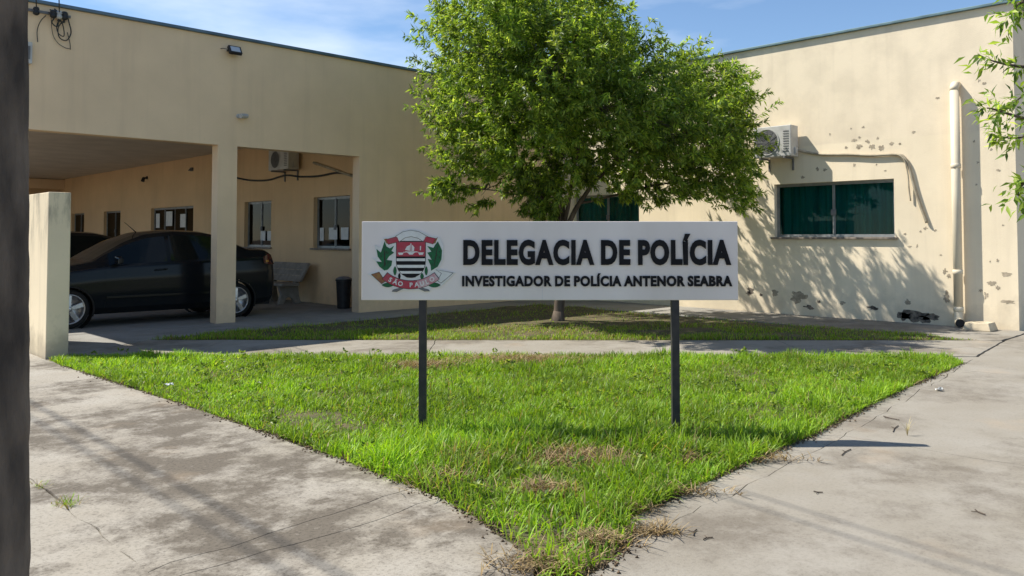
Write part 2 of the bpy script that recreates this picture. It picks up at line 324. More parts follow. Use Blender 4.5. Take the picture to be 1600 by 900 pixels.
# lawns: soil with the outline the kerb-less concrete leaves
LAWN = [(2.97, 3.66), (3.02, 5.4), (2.97, 7.7), (2.86, 10.4), (2.88, 11.05), (3.18, 11.22), (4.2, 10.22), (6.4, 8.02), (8.6, 5.82), (9.9, 4.58), (11.05, 3.42), (10.6, 3.12), (7.7, 2.95), (6.1, 2.80), (4.5, 2.73), (3.5, 2.67), (3.25, 2.46), (2.95, 2.36), (2.54, 2.38), (2.70, 2.62), (2.80, 2.84), (2.89, 3.14)]
STRIP = [(4.45, 12.17), (5.3, 11.37), (7.45, 9.22), (9.65, 7.02), (11.0, 5.72), (13.1, 3.64), (13.12, 12.5), (9.6, 12.45), (6.5, 12.32)]
def soil(name, poly, z, amp):
    P = np.array(poly); x0, y0 = P.min(0); x1, y1 = P.max(0); s = .12
    bm = bmesh.new(); f = bm.faces.new([bm.verts.new((x, y, z)) for x, y in dens(poly, .15, .02)])
    bmesh.ops.triangulate(bm, faces=[f]); 
    for _ in range(3): bmesh.ops.subdivide_edges(bm, edges=[e for e in bm.edges if e.calc_length() > .35], cuts=1)
    bmesh.ops.triangulate(bm, faces=bm.faces[:])
    for v in bm.verts: 
        if not v.is_boundary: v.co.z += amp * (.5 + mnoise.noise(v.co * 1.3))
    me = bpy.data.meshes.new(name); bm.to_mesh(me); bm.free(); return tag(link(name, me, M_soil), kind='structure')
soil('lawn_soil', LAWN, -.012, .03); soil('tree_bed_soil', STRIP, -.012, .05)
def inside(px, py, poly):
    P = np.array(poly); r = np.zeros(len(px), bool); j = len(P) - 1
    for i in range(len(P)):
        xi, yi = P[i]; xj, yj = P[j]
        with np.errstate(divide='ignore', invalid='ignore'): c = ((yi > py) != (yj > py)) & (px < (xj - xi) * (py - yi) / (yj - yi) + xi)
        r ^= c; j = i
    return r
def vnoise(x, y, s, seed):
    rg = np.random.default_rng(seed); g = rg.random((64, 64)); X = (x * s) % 63; Y = (y * s) % 63; i = X.astype(int); j = Y.astype(int); a = X - i; b = Y - j
    a = a * a * (3 - 2 * a); b = b * b * (3 - 2 * b); i2 = (i + 1) % 64; j2 = (j + 1) % 64
    return g[i, j] * (1 - a) * (1 - b) + g[i2, j] * a * (1 - b) + g[i, j2] * (1 - a) * b + g[i2, j2] * a * b
def blades(name, x, y, z, ln, wd, lean, cols, m, curl=1.0, az=None, parent=None):
    n = len(x); az = RNG.random(n) * 2 * np.pi if az is None else az
    d = np.stack([np.cos(az), np.sin(az)], 1); tw = az + np.pi / 2 + RNG.normal(0, .5, n); s = np.stack([np.cos(tw), np.sin(tw)], 1)
    V = np.zeros((n, 7, 3)); ts = (0, .4, .78, 1.)
    for k, t in enumerate(ts):
        ang = lean * (t ** curl)                 # bends over more towards the tip
        h = ln * t * np.cos(ang * .8); o = ln * t * np.sin(ang)
        c = np.stack([x + d[:, 0] * o, y + d[:, 1] * o, z + h], 1)
        ww = wd * (.7, 1., .7, 0)[k]
        if k < 3:
            V[:, 2 * k] = c; V[:, 2 * k + 1] = c
            V[:, 2 * k, :2] += s * ww[:, None] / 2; V[:, 2 * k + 1, :2] -= s * ww[:, None] / 2
        else: V[:, 6] = c
    b = (np.arange(n) * 7)[:, None]
    q = np.concatenate([b + np.array([[0, 1, 3, 2]]), b + np.array([[2, 3, 5, 4]])]); t3 = b + np.array([[4, 5, 6]])
    C = np.repeat(cols[:, None, :], 7, 1).copy()
    C[:, :2] *= np.array([.95, .85, .8])          # blade colour a little darker and less green at the foot
    return tag(np_mesh(name, V.reshape(-1, 3), [q, t3], m, C.reshape(-1, 3), parent), kind='stuff' if parent is None else None)
def cam_uv(x, y): return x * FW.x + y * FW.y, x * RT.x + y * RT.y
# dry, thin places in the lawn (fwd, right, radius fwd, radius right)
DRY = [(5.42, .46, .20, .36), (5.35, 1.19, .09, .09), (5.35, -.27, .12, .2), (4.95, -.42, .12, .2), (4.75, .2, .1, .2), (9.7, .1, .3, .8), (9.3, -1.0, .25, .45)]
def dryness(x, y):
    fwd, rr = cam_uv(x, y); v = np.zeros(len(x))
    for a, b, ra, rb in DRY: v = np.maximum(v, np.exp(-(((fwd - a) / ra) ** 2 + ((rr - b) / rb) ** 2) * 1.2))
    return v * (.55 + .9 * vnoise(x, y, 9, 5))
GREENS = np.array([[.225, .40, .020], [.30, .49, .026], [.14, .275, .016], [.39, .51, .065]])
def make_lawn():
    N = 420000; x = RNG.uniform(2.5, 11.1, N); y = RNG.uniform(2.3, 11.3, N); ok = inside(x, y, LAWN); x, y = x[ok], y[ok]
    fwd, rr = cam_uv(x, y)
    ed = np.zeros(len(x)); tip = fwd < 4.15
    dn = .25 + .75 * vnoise(x, y, 1.7, 3) + .65 * vnoise(x, y, 7, 4) ** 2
    dr = dryness(x, y); keep = RNG.random(len(x)) < np.clip(dn - dr * .95, .03, 1) * np.where(tip, .35, 1)
    x, y, dr, fwd, tip = x[keep], y[keep], dr[keep], fwd[keep], tip[keep]; n = len(x)
    big = vnoise(x, y, .9, 8); cl = vnoise(x, y, 3.2, 9)
    ln = (.042 + .052 * big + .085 * cl ** 3) * RNG.uniform(.5, 1.3, n) * np.where((fwd < 6.2), 1.35, 1.0) * np.where(tip, .7, 1)
    wd = RNG.uniform(.005, .0105, n); lean = np.abs(RNG.normal(.85, .5, n)).clip(.05, 1.9)
    ci = RNG.choice(4, n, p=[.4, .32, .2, .08]); c = GREENS[ci] * RNG.uniform(.75, 1.2, (n, 1))
    patch = vnoise(x, y, 1.1, 12)[:, None]; c = c * (.62 + .6 * patch); ol = vnoise(x, y, 2.3, 31)[:, None]; c = c * (1 - .35 * ol) + np.array([.15, .20, .05]) * .35 * ol; c = c * (.8 + .4 * vnoise(x, y, 8, 14)[:, None])
    y_ = (RNG.random(n) < .04 + .5 * dr)[:, None]; c = np.where(y_, np.array([.38, .29, .13]) * RNG.uniform(.6, 1.1, (n, 1)), c)
    blades('lawn_grass', x, y, np.full(n, -.01), ln, wd, lean, c, M_grass, .8)['label'] = 'bright green shaggy grass of the front lawn'
make_lawn()
def make_strip():
    N = 190000; x = RNG.uniform(4.4, 13.2, N); y = RNG.uniform(3.6, 12.6, N); ok = inside(x, y, STRIP); x, y = x[ok], y[ok]
    e = (x + y - 16.65)                           # distance from the walkway
    dt = np.hypot(x - 10.7, y - 9.7)
    p = np.clip(1.05 - e * .26, .12, 1) * np.clip(.25 + 1.2 * vnoise(x, y, 1.4, 21) * vnoise(x, y, 4.5, 22) * 1.6, 0, 1) * np.clip(dt / 1.4, .12, 1)
    k = RNG.random(len(x)) < p; x, y = x[k], y[k]; n = len(x)
    ln = (.03 + .055 * vnoise(x, y, 2, 23)) * RNG.uniform(.6, 1.3, n); c = GREENS[RNG.choice(4, n)] * RNG.uniform(.6, 1.05, (n, 1))
    yl = (RNG.random(n) < .22)[:, None]; c = np.where(yl, np.array([.34, .26, .13]) * RNG.uniform(.5, 1.1, (n, 1)), c)
    blades('tree_bed_grass', x, y, np.full(n, -.005), ln, RNG.uniform(.005, .010, n), np.abs(RNG.normal(.6, .4, n)), c, M_grass)['label'] = 'thin short grass round the tree'
make_strip()
# straw: clippings lying about
def straw(name, spots, n_each, label, lmul=1., z0=.0, parent=None):
    X = []; Y = []; Z = []
    for (a, b, ra, rb, n, h) in spots:
        k = int(n * n_each); p = RNG.normal(0, .5, (k, 2)).clip(-1.1, 1.1); f = a + p[:, 0] * ra; r_ = b + p[:, 1] * rb
        X.append(f * FW.x + r_ * RT.x); Y.append(f * FW.y + r_ * RT.y); Z.append(z0 + RNG.random(k) * h * np.exp(-(p ** 2).sum(1)))
    X, Y, Z = map(np.concatenate, (X, Y, Z)); n = len(X)
    c = np.array([.42, .31, .16]) * RNG.uniform(.45, 1.15, (n, 1)); dk = (RNG.random(n) < .3)[:, None]; c = np.where(dk, np.array([.16, .11, .06]) * RNG.uniform(.6, 1.2, (n, 1)), c)
    o = blades(name, X, Y, Z, RNG.uniform(.03, .12, n) * lmul, RNG.uniform(.003, .007, n), RNG.normal(1.4, .18, n).clip(.8, 1.9), c, M_straw, .25, parent=parent)
    if parent is None: o['label'] = label
    return o
straw('dry_clippings', [(a, b, ra * 1.3, rb * 1.3, 900 * ra * rb / .07 + 120, .06) for a, b, ra, rb in DRY] + [(3.74, .15, .13, .26, 520, .006), (4.13, .72, .05, .14, 220, .008), (4.45, .62, .06, .2, 180, .02), (4.0, .42, .1, .2, 300, .02), (4.75, 1.05, .05, .25, 160, .02), (5.45, 1.72, .05, .3, 160, .02), (12.6, .9, .5, 1.6, 600, .02), (13.2, -.4, .4, 1.2, 400, .02), (13.6, 2.6, .6, 1.4, 500, .02)], 1.0, 'dry cut grass clippings strewn over lawn and its edges')

# ---------------------------------------------------------------- the police station
PS = tag(empty('police_station', (9, 13.61, 0)), 'cream rendered single-storey police station with carport and two wings', 'building')
def under(o, parent):                             # parts are modelled in world metres, their parent may stand elsewhere
    o.parent = parent; pm = Matrix.Translation(parent.location) if parent.parent is None else None
    o.matrix_parent_inverse = (Matrix.LocRotScale(parent.location, parent.rotation_euler, None)).inverted(); return o
def part(mb, name, m, parent=PS, **k): return under(mb.build(name, m, **k), parent)
YL, XR, XW, HL, HR = 13.61, 14.89, 9.70, 5.05, 5.34
o = wall('facade_wall', M_wallL, 1, YL, YL + .24, 2.55, XR, -.05, HL - .02, [(2.80, 6.14, -.05, 3.12), (6.49, 9.06, -.05, 3.12)], None); under(o, PS)
facadeL = o
WINS = [(16.44, 14.93), (19.89, 18.45), (26.34, 23.1), (30.8, 29.1), (34.5, 33.0)]
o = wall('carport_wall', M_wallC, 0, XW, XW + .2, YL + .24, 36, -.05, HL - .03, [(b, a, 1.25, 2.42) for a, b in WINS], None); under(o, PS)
part(MB().box(2.55, XW, 36, 36.2, -.05, HL - .03), 'rear_wall', M_wallC)
part(MB().box(2.55, XW - .002, 35.5, 35.75, 3.42, 3.80), 'ceiling_beam', M_wallL)
part(MB().box(2.50, XW, YL + .24, 36, 3.83, 3.98), 'ceiling', M_ceil)
for y in (19.5, 25, 30.5): part(MB().box(2.55, 2.85, y, y + .3, -.05, 3.83), 'side_column', M_wallL, bevel=.012)
part(MB().box(2.50, 25, YL + .24, 36.2, HL - .35, HL - .25), 'light_block_roof', M_ceil)  # unseen roof slab, added to block light from above
part(MB().box(XW + .2, 25, 35.8, 36, -.05, HL - .36), 'room_rear_wall', M_room)
part(MB().box(XW + .2, 25, YL + .24, 36, -.06, .05), 'room_floor', M_room)
part(MB().box(2.50, XR + .02, YL - .05, YL + .12, HL - .018, HL + .035), 'roof_flashing', M_flash, bevel=.008)
WR = [(7.74, 5.45, 1.50, 2.55), (13.02, 11.05, 1.50, 2.51)]
o = wall('wing_wall', M_wallR, 0, XR, XR + .2, 3.55, YL, -.05, HR - .02, [(b, a, c, d) for a, b, c, d in WR], None); under(o, PS); wingR = o
part(MB().box(XR + .2, 25, 3.55, 3.75, -.05, HR - .02), 'wing_end_wall', M_wallR)
part(MB().box(XR - .0, XR + .2, YL + .0, YL + .24, HL - .02, HR - .02), 'wing_upper_wall', M_wallR)
part(MB().box(XR, XR + .2, YL + .24, 36, HL - .25, HR - .02), 'wing_parapet', M_wallR)
part(MB().box(XR + .2, 25, 3.75, YL + .24, HR - .3, HR - .2), 'wing_roof', M_ceil)
part(MB().box(XR + .2, 25, 3.75, YL + .24, -.06, .05), 'wing_floor', M_room)
part(MB().box(XR + 4, XR + 4.1, 3.75, 36, .05, HL - .36), 'inner_wall', M_room)
part(MB().box(XR - .06, XR + .12, 3.48, 30, HR - .018, HR + .03), 'wing_flashing', M_flashR, bevel=.008)
part(MB().box(XR + .12, 25, 3.48, 3.66, HR - .018, HR + .03), 'end_flashing', M_flashR, bevel=.008)
# windows
def window(x, ya, yb, za, zb, glass, sashes=2, depth=.10, curtain=True, papers=(), sill=True):
    """opening in a wall facing -X: ya (far) > yb (near)"""
    w_ = part(MB(), 'window', M_alu); w_.name = 'window'
    xf = x + depth; mb = MB(); t = .035
    fr = MB().box(xf, xf + .06, yb, ya, za, za + t).box(xf, xf + .06, yb, ya, zb - t, zb).box(xf, xf + .06, yb, yb + t, za + t, zb - t).box(xf, xf + .06, ya - t, ya, za + t, zb - t)
    w_.data = fr.mesh('window'); w_.data.materials.append(M_alu)
    def sub(mb, n, m, **k):
        q = mb.build(n, m, **k); q.parent = w_; return q
    n = sashes; sw = (ya - yb - 2 * t) / n
    for i in range(n):
        a = yb + t + i * sw; b = a + sw; off = .012 if i % 2 else .032; s = .022
        sub(MB().box(xf + off, xf + off + .016, a, b, za + t, za + t + s).box(xf + off, xf + off + .016, a, b, zb - t - s, zb - t).box(xf + off, xf + off + .016, a, a + s, za + t + s, zb - t - s).box(xf + off, xf + off + .016, b - s, b, za + t + s, zb - t - s), 'sash', M_alu)
        sub(MB().box(xf + off + .006, xf + off + .010, a + s, b - s, za + t + s, zb - t - s), 'pane', glass)
    if n == 2: sub(MB().box(xf - .004, xf + .010, (ya + yb) / 2 - .05, (ya + yb) / 2 + .05, za + .42, za + .53), 'latch', M_grey, bevel=.004)
    if sill: sub(MB().box(x - .06, xf, yb - .06, ya + .06, za - .035, za + .004), 'sill', M_sill, bevel=.006)
    if curtain:
        xs = np.linspace(yb - .1, ya + .1, int((ya - yb) / .02)); vs = []; fs = []
        for i, yy in enumerate(xs):
            dx = .045 * math.sin(yy * 40 + 2 * math.sin(yy * 5.3)) + .02 * math.sin(yy * 13)
            vs += [(x + .26 + dx, yy, za - .25), (x + .26 + dx * .8, yy, zb + .2)]
        fs = [(2 * i, 2 * i + 2, 2 * i + 3, 2 * i + 1) for i in range(len(xs) - 1)]
        sub(MB().add(vs, fs), 'curtain', M_curt, smooth=True)
    for (a, b, c, d) in papers: sub(MB().box(xf + .008, xf + .0095, a, b, c, d), 'paper_notice', M_paper)
    return w_
window(XR, *WR[0], M_glass); window(XR, *WR[1], M_glass)
window(XW, WINS[0][0], WINS[0][1], 1.25, 2.42, M_glassd, curtain=False, papers=[(16.17, 16.34, 1.42, 1.72), (15.6, 15.95, 1.45, 1.72), (15.15, 15.45, 1.45, 1.72)])
window(XW, WINS[1][0], WINS[1][1], 1.25, 2.42, M_glassd, curtain=False, papers=[(18.95, 19.2, 1.42, 1.66), (18.6, 18.85, 1.42, 1.66)])
window(XW, WINS[2][0], WINS[2][1], 1.25, 2.42, M_glassd, sashes=4, curtain=False, papers=[(23.9, 24.3, 1.8, 2.2), (24.9, 25.4, 1.85, 2.3), (25.9, 26.2, 1.8, 2.25)])
window(XW, WINS[3][0], WINS[3][1], 1.25, 2.42, M_glassd, curtain=False); window(XW, WINS[4][0], WINS[4][1], 1.25, 2.42, M_glassd, curtain=False)
# flaked paint on the right wing: y, z, width, height, dark
CH = [(8.28, .42, .16, .10, 1), (8.32, .36, .1, .06, 1), (8.05, .35, .06, .05, 1), (7.75, .40, .14, .10, 0), (7.25, .34, .26, .16, 0), (7.05, .16, .17, .07, 1), (6.85, .28, .06, .05, 1), (6.4, .28, .08, .05, 0), (5.85, .22, .16, .07, 1), (5.25, .36, .13, .08, 0), (5.13, .115, .42, .17, 1), (4.92, .105, .34, .13, 1), (5.32, .10, .2, .12, 1), (4.62, .47, .12, .16, 0), (4.64, .92, .09, .10, 0), (4.58, .84, .05, .06, 0), (4.70, 1.2, .04, .04, 0),
      (6.15, 3.30, .10, .07, 0), (6.05, 3.34, .05, .05, 0), (5.9, 3.25, .08, .08, 0), (5.72, 3.30, .05, .05, 0), (6.3, 3.17, .07, .05, 0), (6.05, 3.17, .12, .08, 0), (5.82, 3.14, .1, .10, 0), (5.65, 3.12, .11, .12, 0), (5.48, 3.18, .09, .07, 0), (5.34, 3.16, .05, .04, 0), (6.6, 3.45, .04, .04, 0), (6.2, 3.52, .04, .03, 0), (5.98, 3.52, .07, .04, 0), (5.1, 3.35, .06, .04, 0),
      (6.85, 2.80, .06, .10, 0), (6.7, 2.78, .08, .05, 0), (7.15, 2.66, .09, .06, 0), (6.15, 2.84, .06, .06, 0), (5.75, 2.82, .04, .03, 0), (5.6, 2.70, .05, .03, 0), (5.28, 1.56, .05, .05, 0), (5.02, 1.60, .05, .04, 0), (4.94, 1.66, .08, .05, 0), (4.78, 1.62, .06, .04, 0), (5.2, 1.34, .07, .04, 0), (5.08, 1.35, .04, .06, 0), (4.7, 3.9, .06, .04, 0), (3.98, 4.06, .08, .05, 0), (4.06, 4.12, .05, .05, 0),
      (4.15, 3.10, .05, .05, 0), (4.1, 2.75, .05, .04, 0), (4.13, 2.38, .03, .04, 0), (3.95, 1.1, .03, .03, 0), (3.84, 1.12, .05, .05, 0), (3.92, .75, .12, .07, 0), (3.84, .68, .06, .06, 0), (3.72, .9, .14, .05, 0), (4.1, .62, .05, .05, 0), (4.02, .55, .06, .09, 0), (3.7, .45, .15, .05, 0), (3.8, 2.6, .06, .05, 0), (3.75, 1.7, .05, .03, 0), (3.9, 2.95, .05, .04, 0), (9.1, .4, .15, .1, 1), (9.9, .35, .2, .12, 0), (8.75, .55, .08, .06, 0), (10.6, .4, .12, .07, 1)]
for (y, z, a, b, dk) in CH:
    if z > .9: a *= .8; b *= .75
    k = 26; ph = random.random() * 9; pts = []
    for i in range(k):
        t = 2 * math.pi * i / k; rr = max(.25, 1 + .9 * mnoise.noise(Vector((math.cos(t) * 1.5 + ph, math.sin(t) * 1.5, ph))) + .45 * mnoise.noise(Vector((math.cos(t) * 4 + ph, math.sin(t) * 4, ph + 5))))
        pts.append((y + math.cos(t) * a / 2 * rr, max(-.03, z + math.sin(t) * b / 2 * rr)))
    q = MB().prism(pts, 0, XR - .003, XR + .002).build('paint_flake_scar', M_chipd if dk else M_chip); q.parent = wingR

# boundary wall end on the left
bw = tag(MB().box(2.89, 3.15, 11.24, YL - .01, -.06, 2.07).build('boundary_wall', M_wallP, bevel=.012), 'low cream wall end with mould streaks left of parked black car', 'wall')

# ---------------------------------------------------------------- fittings on the walls
def ac_unit(loc, rz, wd, hh, dp, label):
    """outdoor unit; local front faces -Y, back at y=0"""
    a = tag(empty('air_conditioner', loc, rz), label, 'air conditioner', 'outdoor air conditioner units')
    MB().box(-wd / 2, wd / 2, -dp - .08, -.08, 0, hh).build('case', M_white, a, bevel=.015)
    fx = -wd * .14; r = min(hh, wd) * .40
    MB().lathe([(r + .02, -.004), (r + .02, -.012), (r, -.012), (r, .0)], (fx, -dp - .08, hh / 2), (0, 1, 0), 32).build('fan_ring', M_white, a)
    MB().lathe([(r, -.002), (.0, -.002)], (fx, -dp - .08, hh / 2), (0, 1, 0), 32).build('fan_shade_disc', M_grey, a)  # flat grey disc on the case, painted shade of the fan hollow
    g = MB()
    for i in range(7):
        q = r * (i + 1) / 7.5; g.tube([(fx + q * math.cos(t), -dp - .096, hh / 2 + q * math.sin(t)) for t in np.linspace(0, 2 * math.pi, 25)], .0035, 4, False)
    for i in range(6):
        t = i * math.pi / 6; g.tube([(fx - r * math.cos(t), -dp - .094, hh / 2 - r * math.sin(t)), (fx + r * math.cos(t), -dp - .094, hh / 2 + r * math.sin(t))], .0035, 4)
    g.build('grille', M_grey, a)
    for i in range(9): MB().box(wd * .30, wd * .44, -dp - .086, -dp - .079, hh * (.15 + .08 * i), hh * (.18 + .08 * i)).build('louvre', M_grey, a)
    for s in (-1, 1):
        MB().box(s * wd * .32 - .015, s * wd * .32 + .015, -dp - .10, 0, -.035, -.002).box(s * wd * .32 - .015, s * wd * .32 + .015, -.03, 0, -.25, -.035).build('bracket', M_grey, a)
    MB().box(wd / 2 + .001, wd / 2 + .03, -dp + .05, -dp + .15, .05, .17).build('valve_cover', M_white, a, bevel=.005)
    return a
ac_unit((XR, 7.58, 3.06), R(-90), .78, .60, .30, 'white outdoor air conditioner beside tree high on sunlit right wall')
ac_unit((XW, 17.45, 3.10), R(-90), .95, .50, .28, 'dim outdoor air conditioner inside the carport above its windows')
def hose(name, pts, r, m, label, cat, group=None, n=8):
    P = [Vector(p) for p in pts]; out_ = []
    for i in range(len(P) - 1):
        p0 = P[max(i - 1, 0)]; p1 = P[i]; p2 = P[i + 1]; p3 = P[min(i + 2, len(P) - 1)]
        for k in range(6):
            t = k / 6; out_.append(.5 * ((2 * p1) + (p2 - p0) * t + (2 * p0 - 5 * p1 + 4 * p2 - p3) * t * t + (3 * p1 - p0 - 3 * p2 + p3) * t ** 3))
    out_.append(P[-1]); return tag(MB().tube(out_, r, n).build(name, m, smooth=True), label, cat, group)
X1 = XR - .035
hose('conduit_hose', [(X1 - .12, 7.22, 3.20), (X1, 7.05, 3.14), (X1, 6.7, 3.07), (X1, 6.2, 3.03), (X1, 5.8, 2.985), (X1, 5.42, 2.975), (X1, 5.27, 2.93), (X1, 5.18, 2.75), (X1, 5.10, 2.4), (X1, 5.00, 2.05), (X1, 4.90, 1.75)], .024, M_hose, 'long drooping foam pipe from air conditioner down right wall', 'hose')
hose('drain_hose', [(X1 - .045, 5.35, 2.97), (X1 - .04, 5.24, 2.86), (X1 - .02, 5.19, 2.6), (X1 - .01, 5.18, 2.35), (X1, 5.16, 2.14)], .013, M_hose, 'short thin hose hanging beside the long drooping pipe', 'hose')
XC = XW - .03
hose('carport_cable', [(XC, 21.0, 3.30), (XC, 20.5, 3.12), (XC, 19.6, 2.98), (XC, 18.6, 2.93), (XC, 17.7, 3.0), (XC, 17.0, 2.93), (XC, 16.2, 2.90), (XC, 15.4, 2.93), (XC, 14.8, 2.84)], .022, M_cable, 'dark cable sagging along carport wall below the air conditioner', 'cable')
hose('carport_pipe', [(XC, 16.4, 3.22), (XC, 15.9, 3.10), (XC, 15.3, 2.95), (XC, 14.7, 2.80)], .03, M_hose, 'sloping pipe above right window inside the carport', 'pipe')
def cable_coil():
    c = tag(empty('cable_coil', (XW, 20.95, 3.0)), 'tangle of dark cable on carport wall beside left column', 'cable')
    for i in range(5):
        rr = .17 + .03 * i; MB().tube([(-.03 - .02 * i, math.cos(t) * rr * .7, .18 + math.sin(t) * rr * 1.3) for t in np.linspace(0, 6.3, 20)], .014, 6).build('loop', M_cable, c, smooth=True)
cable_coil()
# drain pipe on the right wing
dp_ = tag(empty('drain_pipe', (XR - .12, 4.40, 0)), 'cream drain pipe running down right wall to ground', 'pipe')
MB().tube([(0, 0, .26), (0, 0, 3.98)], .070, 20).build('pipe', M_pvc, dp_, smooth=True)
MB().tube([(0, 0, 3.97), (.01, 0, 4.03), (.04, 0, 4.07), (.12, 0, 4.08)], .072, 16).build('top_elbow', M_pvc, dp_, smooth=True)
MB().tube([(0, 0, .27), (0, 0, .16), (-.02, -.01, .09), (-.06, -.03, .08), (-.13, -.06, .075)], .074, 16, False).build('outlet_elbow', M_pvc, dp_, smooth=True)
MB().lathe([(.066, 0), (.0, 0)], (-.118, -.054, .075), (-.9, -.42, 0), 16).build('outlet_shade_disc', M_black, dp_)  # black disc across the elbow, standing in for the shade inside
for z in (.92, 2.70, .30): MB().lathe([(.069, -.04), (.078, -.035), (.078, .035), (.069, .04)], (0, 0, z), (0, 0, 1), 20).build('coupling', M_pvc, dp_, smooth=True)
tag(MB().add([(14.36, 3.82, 0.002), (14.72, 3.80, 0.002), (14.74, 4.22, 0.002), (14.38, 4.24, 0.002), (14.40, 3.86, .13), (14.69, 3.84, .135), (14.70, 4.18, .13), (14.41, 4.20, .125)], [(0, 3, 2, 1), (4, 5, 6, 7), (0, 1, 5, 4), (1, 2, 6, 5), (2, 3, 7, 6), (3, 0, 4, 7)]).build('concrete_block', M_wallP, bevel=.015), 'small pale concrete block on pavement at drain pipe foot', 'block')
# flood light and cameras on the left facade
fl = tag(empty('flood_light', (6.36, YL, 4.80)), 'square black flood light high on left facade', 'flood light'); 
fo = empty('head'); bpy.data.objects.remove(fo)
def tilt(mb, a, c): 
    m_ = Matrix.Translation(c) @ Matrix.Rotation(a, 4, 'X'); mb.v = [tuple(m_ @ Vector(p)) for p in mb.v]; return mb
h = tilt(MB().box(-.115, .115, -.03, .03, -.08, .08), R(-32), Vector((0, -.13, 0))).build('housing', M_black, fl, bevel=.008)
tilt(MB().box(-.085, .085, -.034, -.0305, -.055, .055), R(-32), Vector((0, -.13, 0))).build('lens', M_lens, h)
MB().box(-.09, .09, -.10, 0, -.01, .01).box(-.02, .02, -.02, 0, -.05, .05).build('bracket', M_black, fl)
MB().tube([(-.12, -.12, 0), (-.18, -.06, .02), (-.2, 0, .02)], .006, 6).build('cord', M_cable, fl)
def bullet_cam(loc, label):
    c = tag(empty('security_camera', loc), label, 'camera'); 
    MB().lathe([(0, 0), (.04, 0), (.04, -.012), (.0, -.012)], (0, 0, 0), (0, 1, 0), 16).build('base', M_white, c)
    MB().tube([(0, -.01, 0), (.01, -.06, .0), (.03, -.08, -.01)], .012, 8).build('arm', M_white, c)
    b = MB().tube([(.12, -.06, .0), (-.01, -.12, -.02)], .034, 16).build('body', M_white, c, smooth=False)
    MB().tube([(-.0101, -.12005, -.02), (-.016, -.123, -.021)], .026, 16).build('lens', M_black, b)
    MB().tube([(.14, -.05, .012), (-.02, -.125, -.01)], .039, 16).build('hood', M_white, b); return c
bullet_cam((6.50, YL, 3.66), 'small white bullet camera on left facade above the column')
# ceiling lamp, wall lamp in the carport
sp = tag(empty('wall_spotlight', (XW, 26.7, 3.42), R(-90)), 'small dark spotlight on carport wall above the long window', 'spotlight')
MB().lathe([(0, 0), (.05, 0), (.05, -.03), (0, -.03)], (0, 0, 0), (0, 1, 0), 12).build('base', M_black, sp); MB().tube([(0, -.03, 0), (.02, -.12, -.02), (.05, -.16, -.12)], [.015, .05, .06], 10).build('head', M_black, sp)
sp2 = tag(empty('wall_sensor', (XW, 23.2, 3.48), R(-90)), 'little grey sensor box on carport wall beside left column', 'sensor')
MB().box(-.07, .07, -.06, 0, -.05, .05).build('box', M_grey, sp2, bevel=.01); MB().tube([(0, -.06, 0), (.02, -.12, -.04)], .02, 8).build('arm', M_grey, sp2)
cl = tag(empty('ceiling_lamp', (5.0, 17.6, 3.83)), 'small round lamp on the carport ceiling', 'lamp')
MB().lathe([(0, 0), (.07, 0), (.07, -.03), (.04, -.05), (0, -.05)], (0, 0, 0), (0, 0, 1), 16).build('base', M_grey, cl); MB().lathe([(.035, -.05), (.055, -.10), (.05, -.15), (0, -.17)], (0, 0, 0), (0, 0, 1), 16).build('bulb', M_white, cl, smooth=True)
# service bracket with insulators, loops of cable
sb = tag(empty('cable_bracket', (3.45, YL, 4.86)), 'cable bracket with coiled loose wires on top left of facade', 'bracket')
MB().box(-.30, .30, -.03, 0, .03, .07).build('rail', M_grey, sb, bevel=.004)
for i, x in enumerate((-.19, .04, .12, .20)):
    q = MB().lathe([(0, .05), (.035, .05), (.045, .02), (.03, 0), (.045, -.02), (.045, -.05), (.02, -.07), (0, -.07)], (x, -.09, .04), (0, 0, 1), 12).build('insulator', M_black if i != 2 else M_white, sb, smooth=True); MB().box(x - .012, x + .012, -.09, -.03, .035, .05).build('pin', M_grey, q)
def sbw(pts, r=.007, m=M_cable, name='wire'):
    P = [Vector(p) for p in pts]; out_ = []
    for i in range(len(P) - 1):
        p0, p1, p2, p3 = P[max(i - 1, 0)], P[i], P[i + 1], P[min(i + 2, len(P) - 1)]
        for k in range(6):
            t = k / 6; out_.append(.5 * ((2 * p1) + (p2 - p0) * t + (2 * p0 - 5 * p1 + 4 * p2 - p3) * t * t + (3 * p1 - p0 - 3 * p2 + p3) * t ** 3))
    out_.append(P[-1]); return MB().tube(out_, r, 6).build(name, m, sb, smooth=True)
sbw([(-.05, -.06, .0), (-.12, -.05, -.1), (-.16, -.04, -.25), (-.15, -.04, -.42)])
sbw([(.12, -.08, .06), (.22, -.06, .1), (.27, -.05, -.05), (.30, -.05, -.2), (.24, -.05, -.33), (.14, -.05, -.30), (.12, -.06, -.15), (.2, -.07, -.02), (.24, -.07, .08)], .009)
sbw([(.16, -.08, .02), (.1, -.06, -.12), (.12, -.06, -.24), (.2, -.06, -.27), (.18, -.06, -.1), (.1, -.07, .03)], .008)
sbw([(.02, -.05, -.02), (.05, -.04, -.26), (.12, -.03, -.38), (.22, -.03, -.44), (.30, -.03, -.45)], .005)
sbw([(.25, -.04, -.2), (.29, -.04, -.36), (.30, -.03, -.46)], .006); sbw([(-.02, -.08, .05), (.05, -.1, -.03), (.1, -.09, .07), (.18, -.1, .0), (.22, -.08, .1)], .012)
sbw([(.0, -.07, .1), (.06, -.1, .0), (.02, -.1, -.1), (.1, -.08, -.14), (.12, -.09, .05)], .010); sbw([(.06, -.07, .12), (.12, -.1, .05), (.2, -.08, -.06), (.1, -.08, -.05)], .012)
mb_ = tag(empty('meter_box', (3.12, YL, 4.25)), 'narrow grey box on facade close beside the utility pole', 'box')
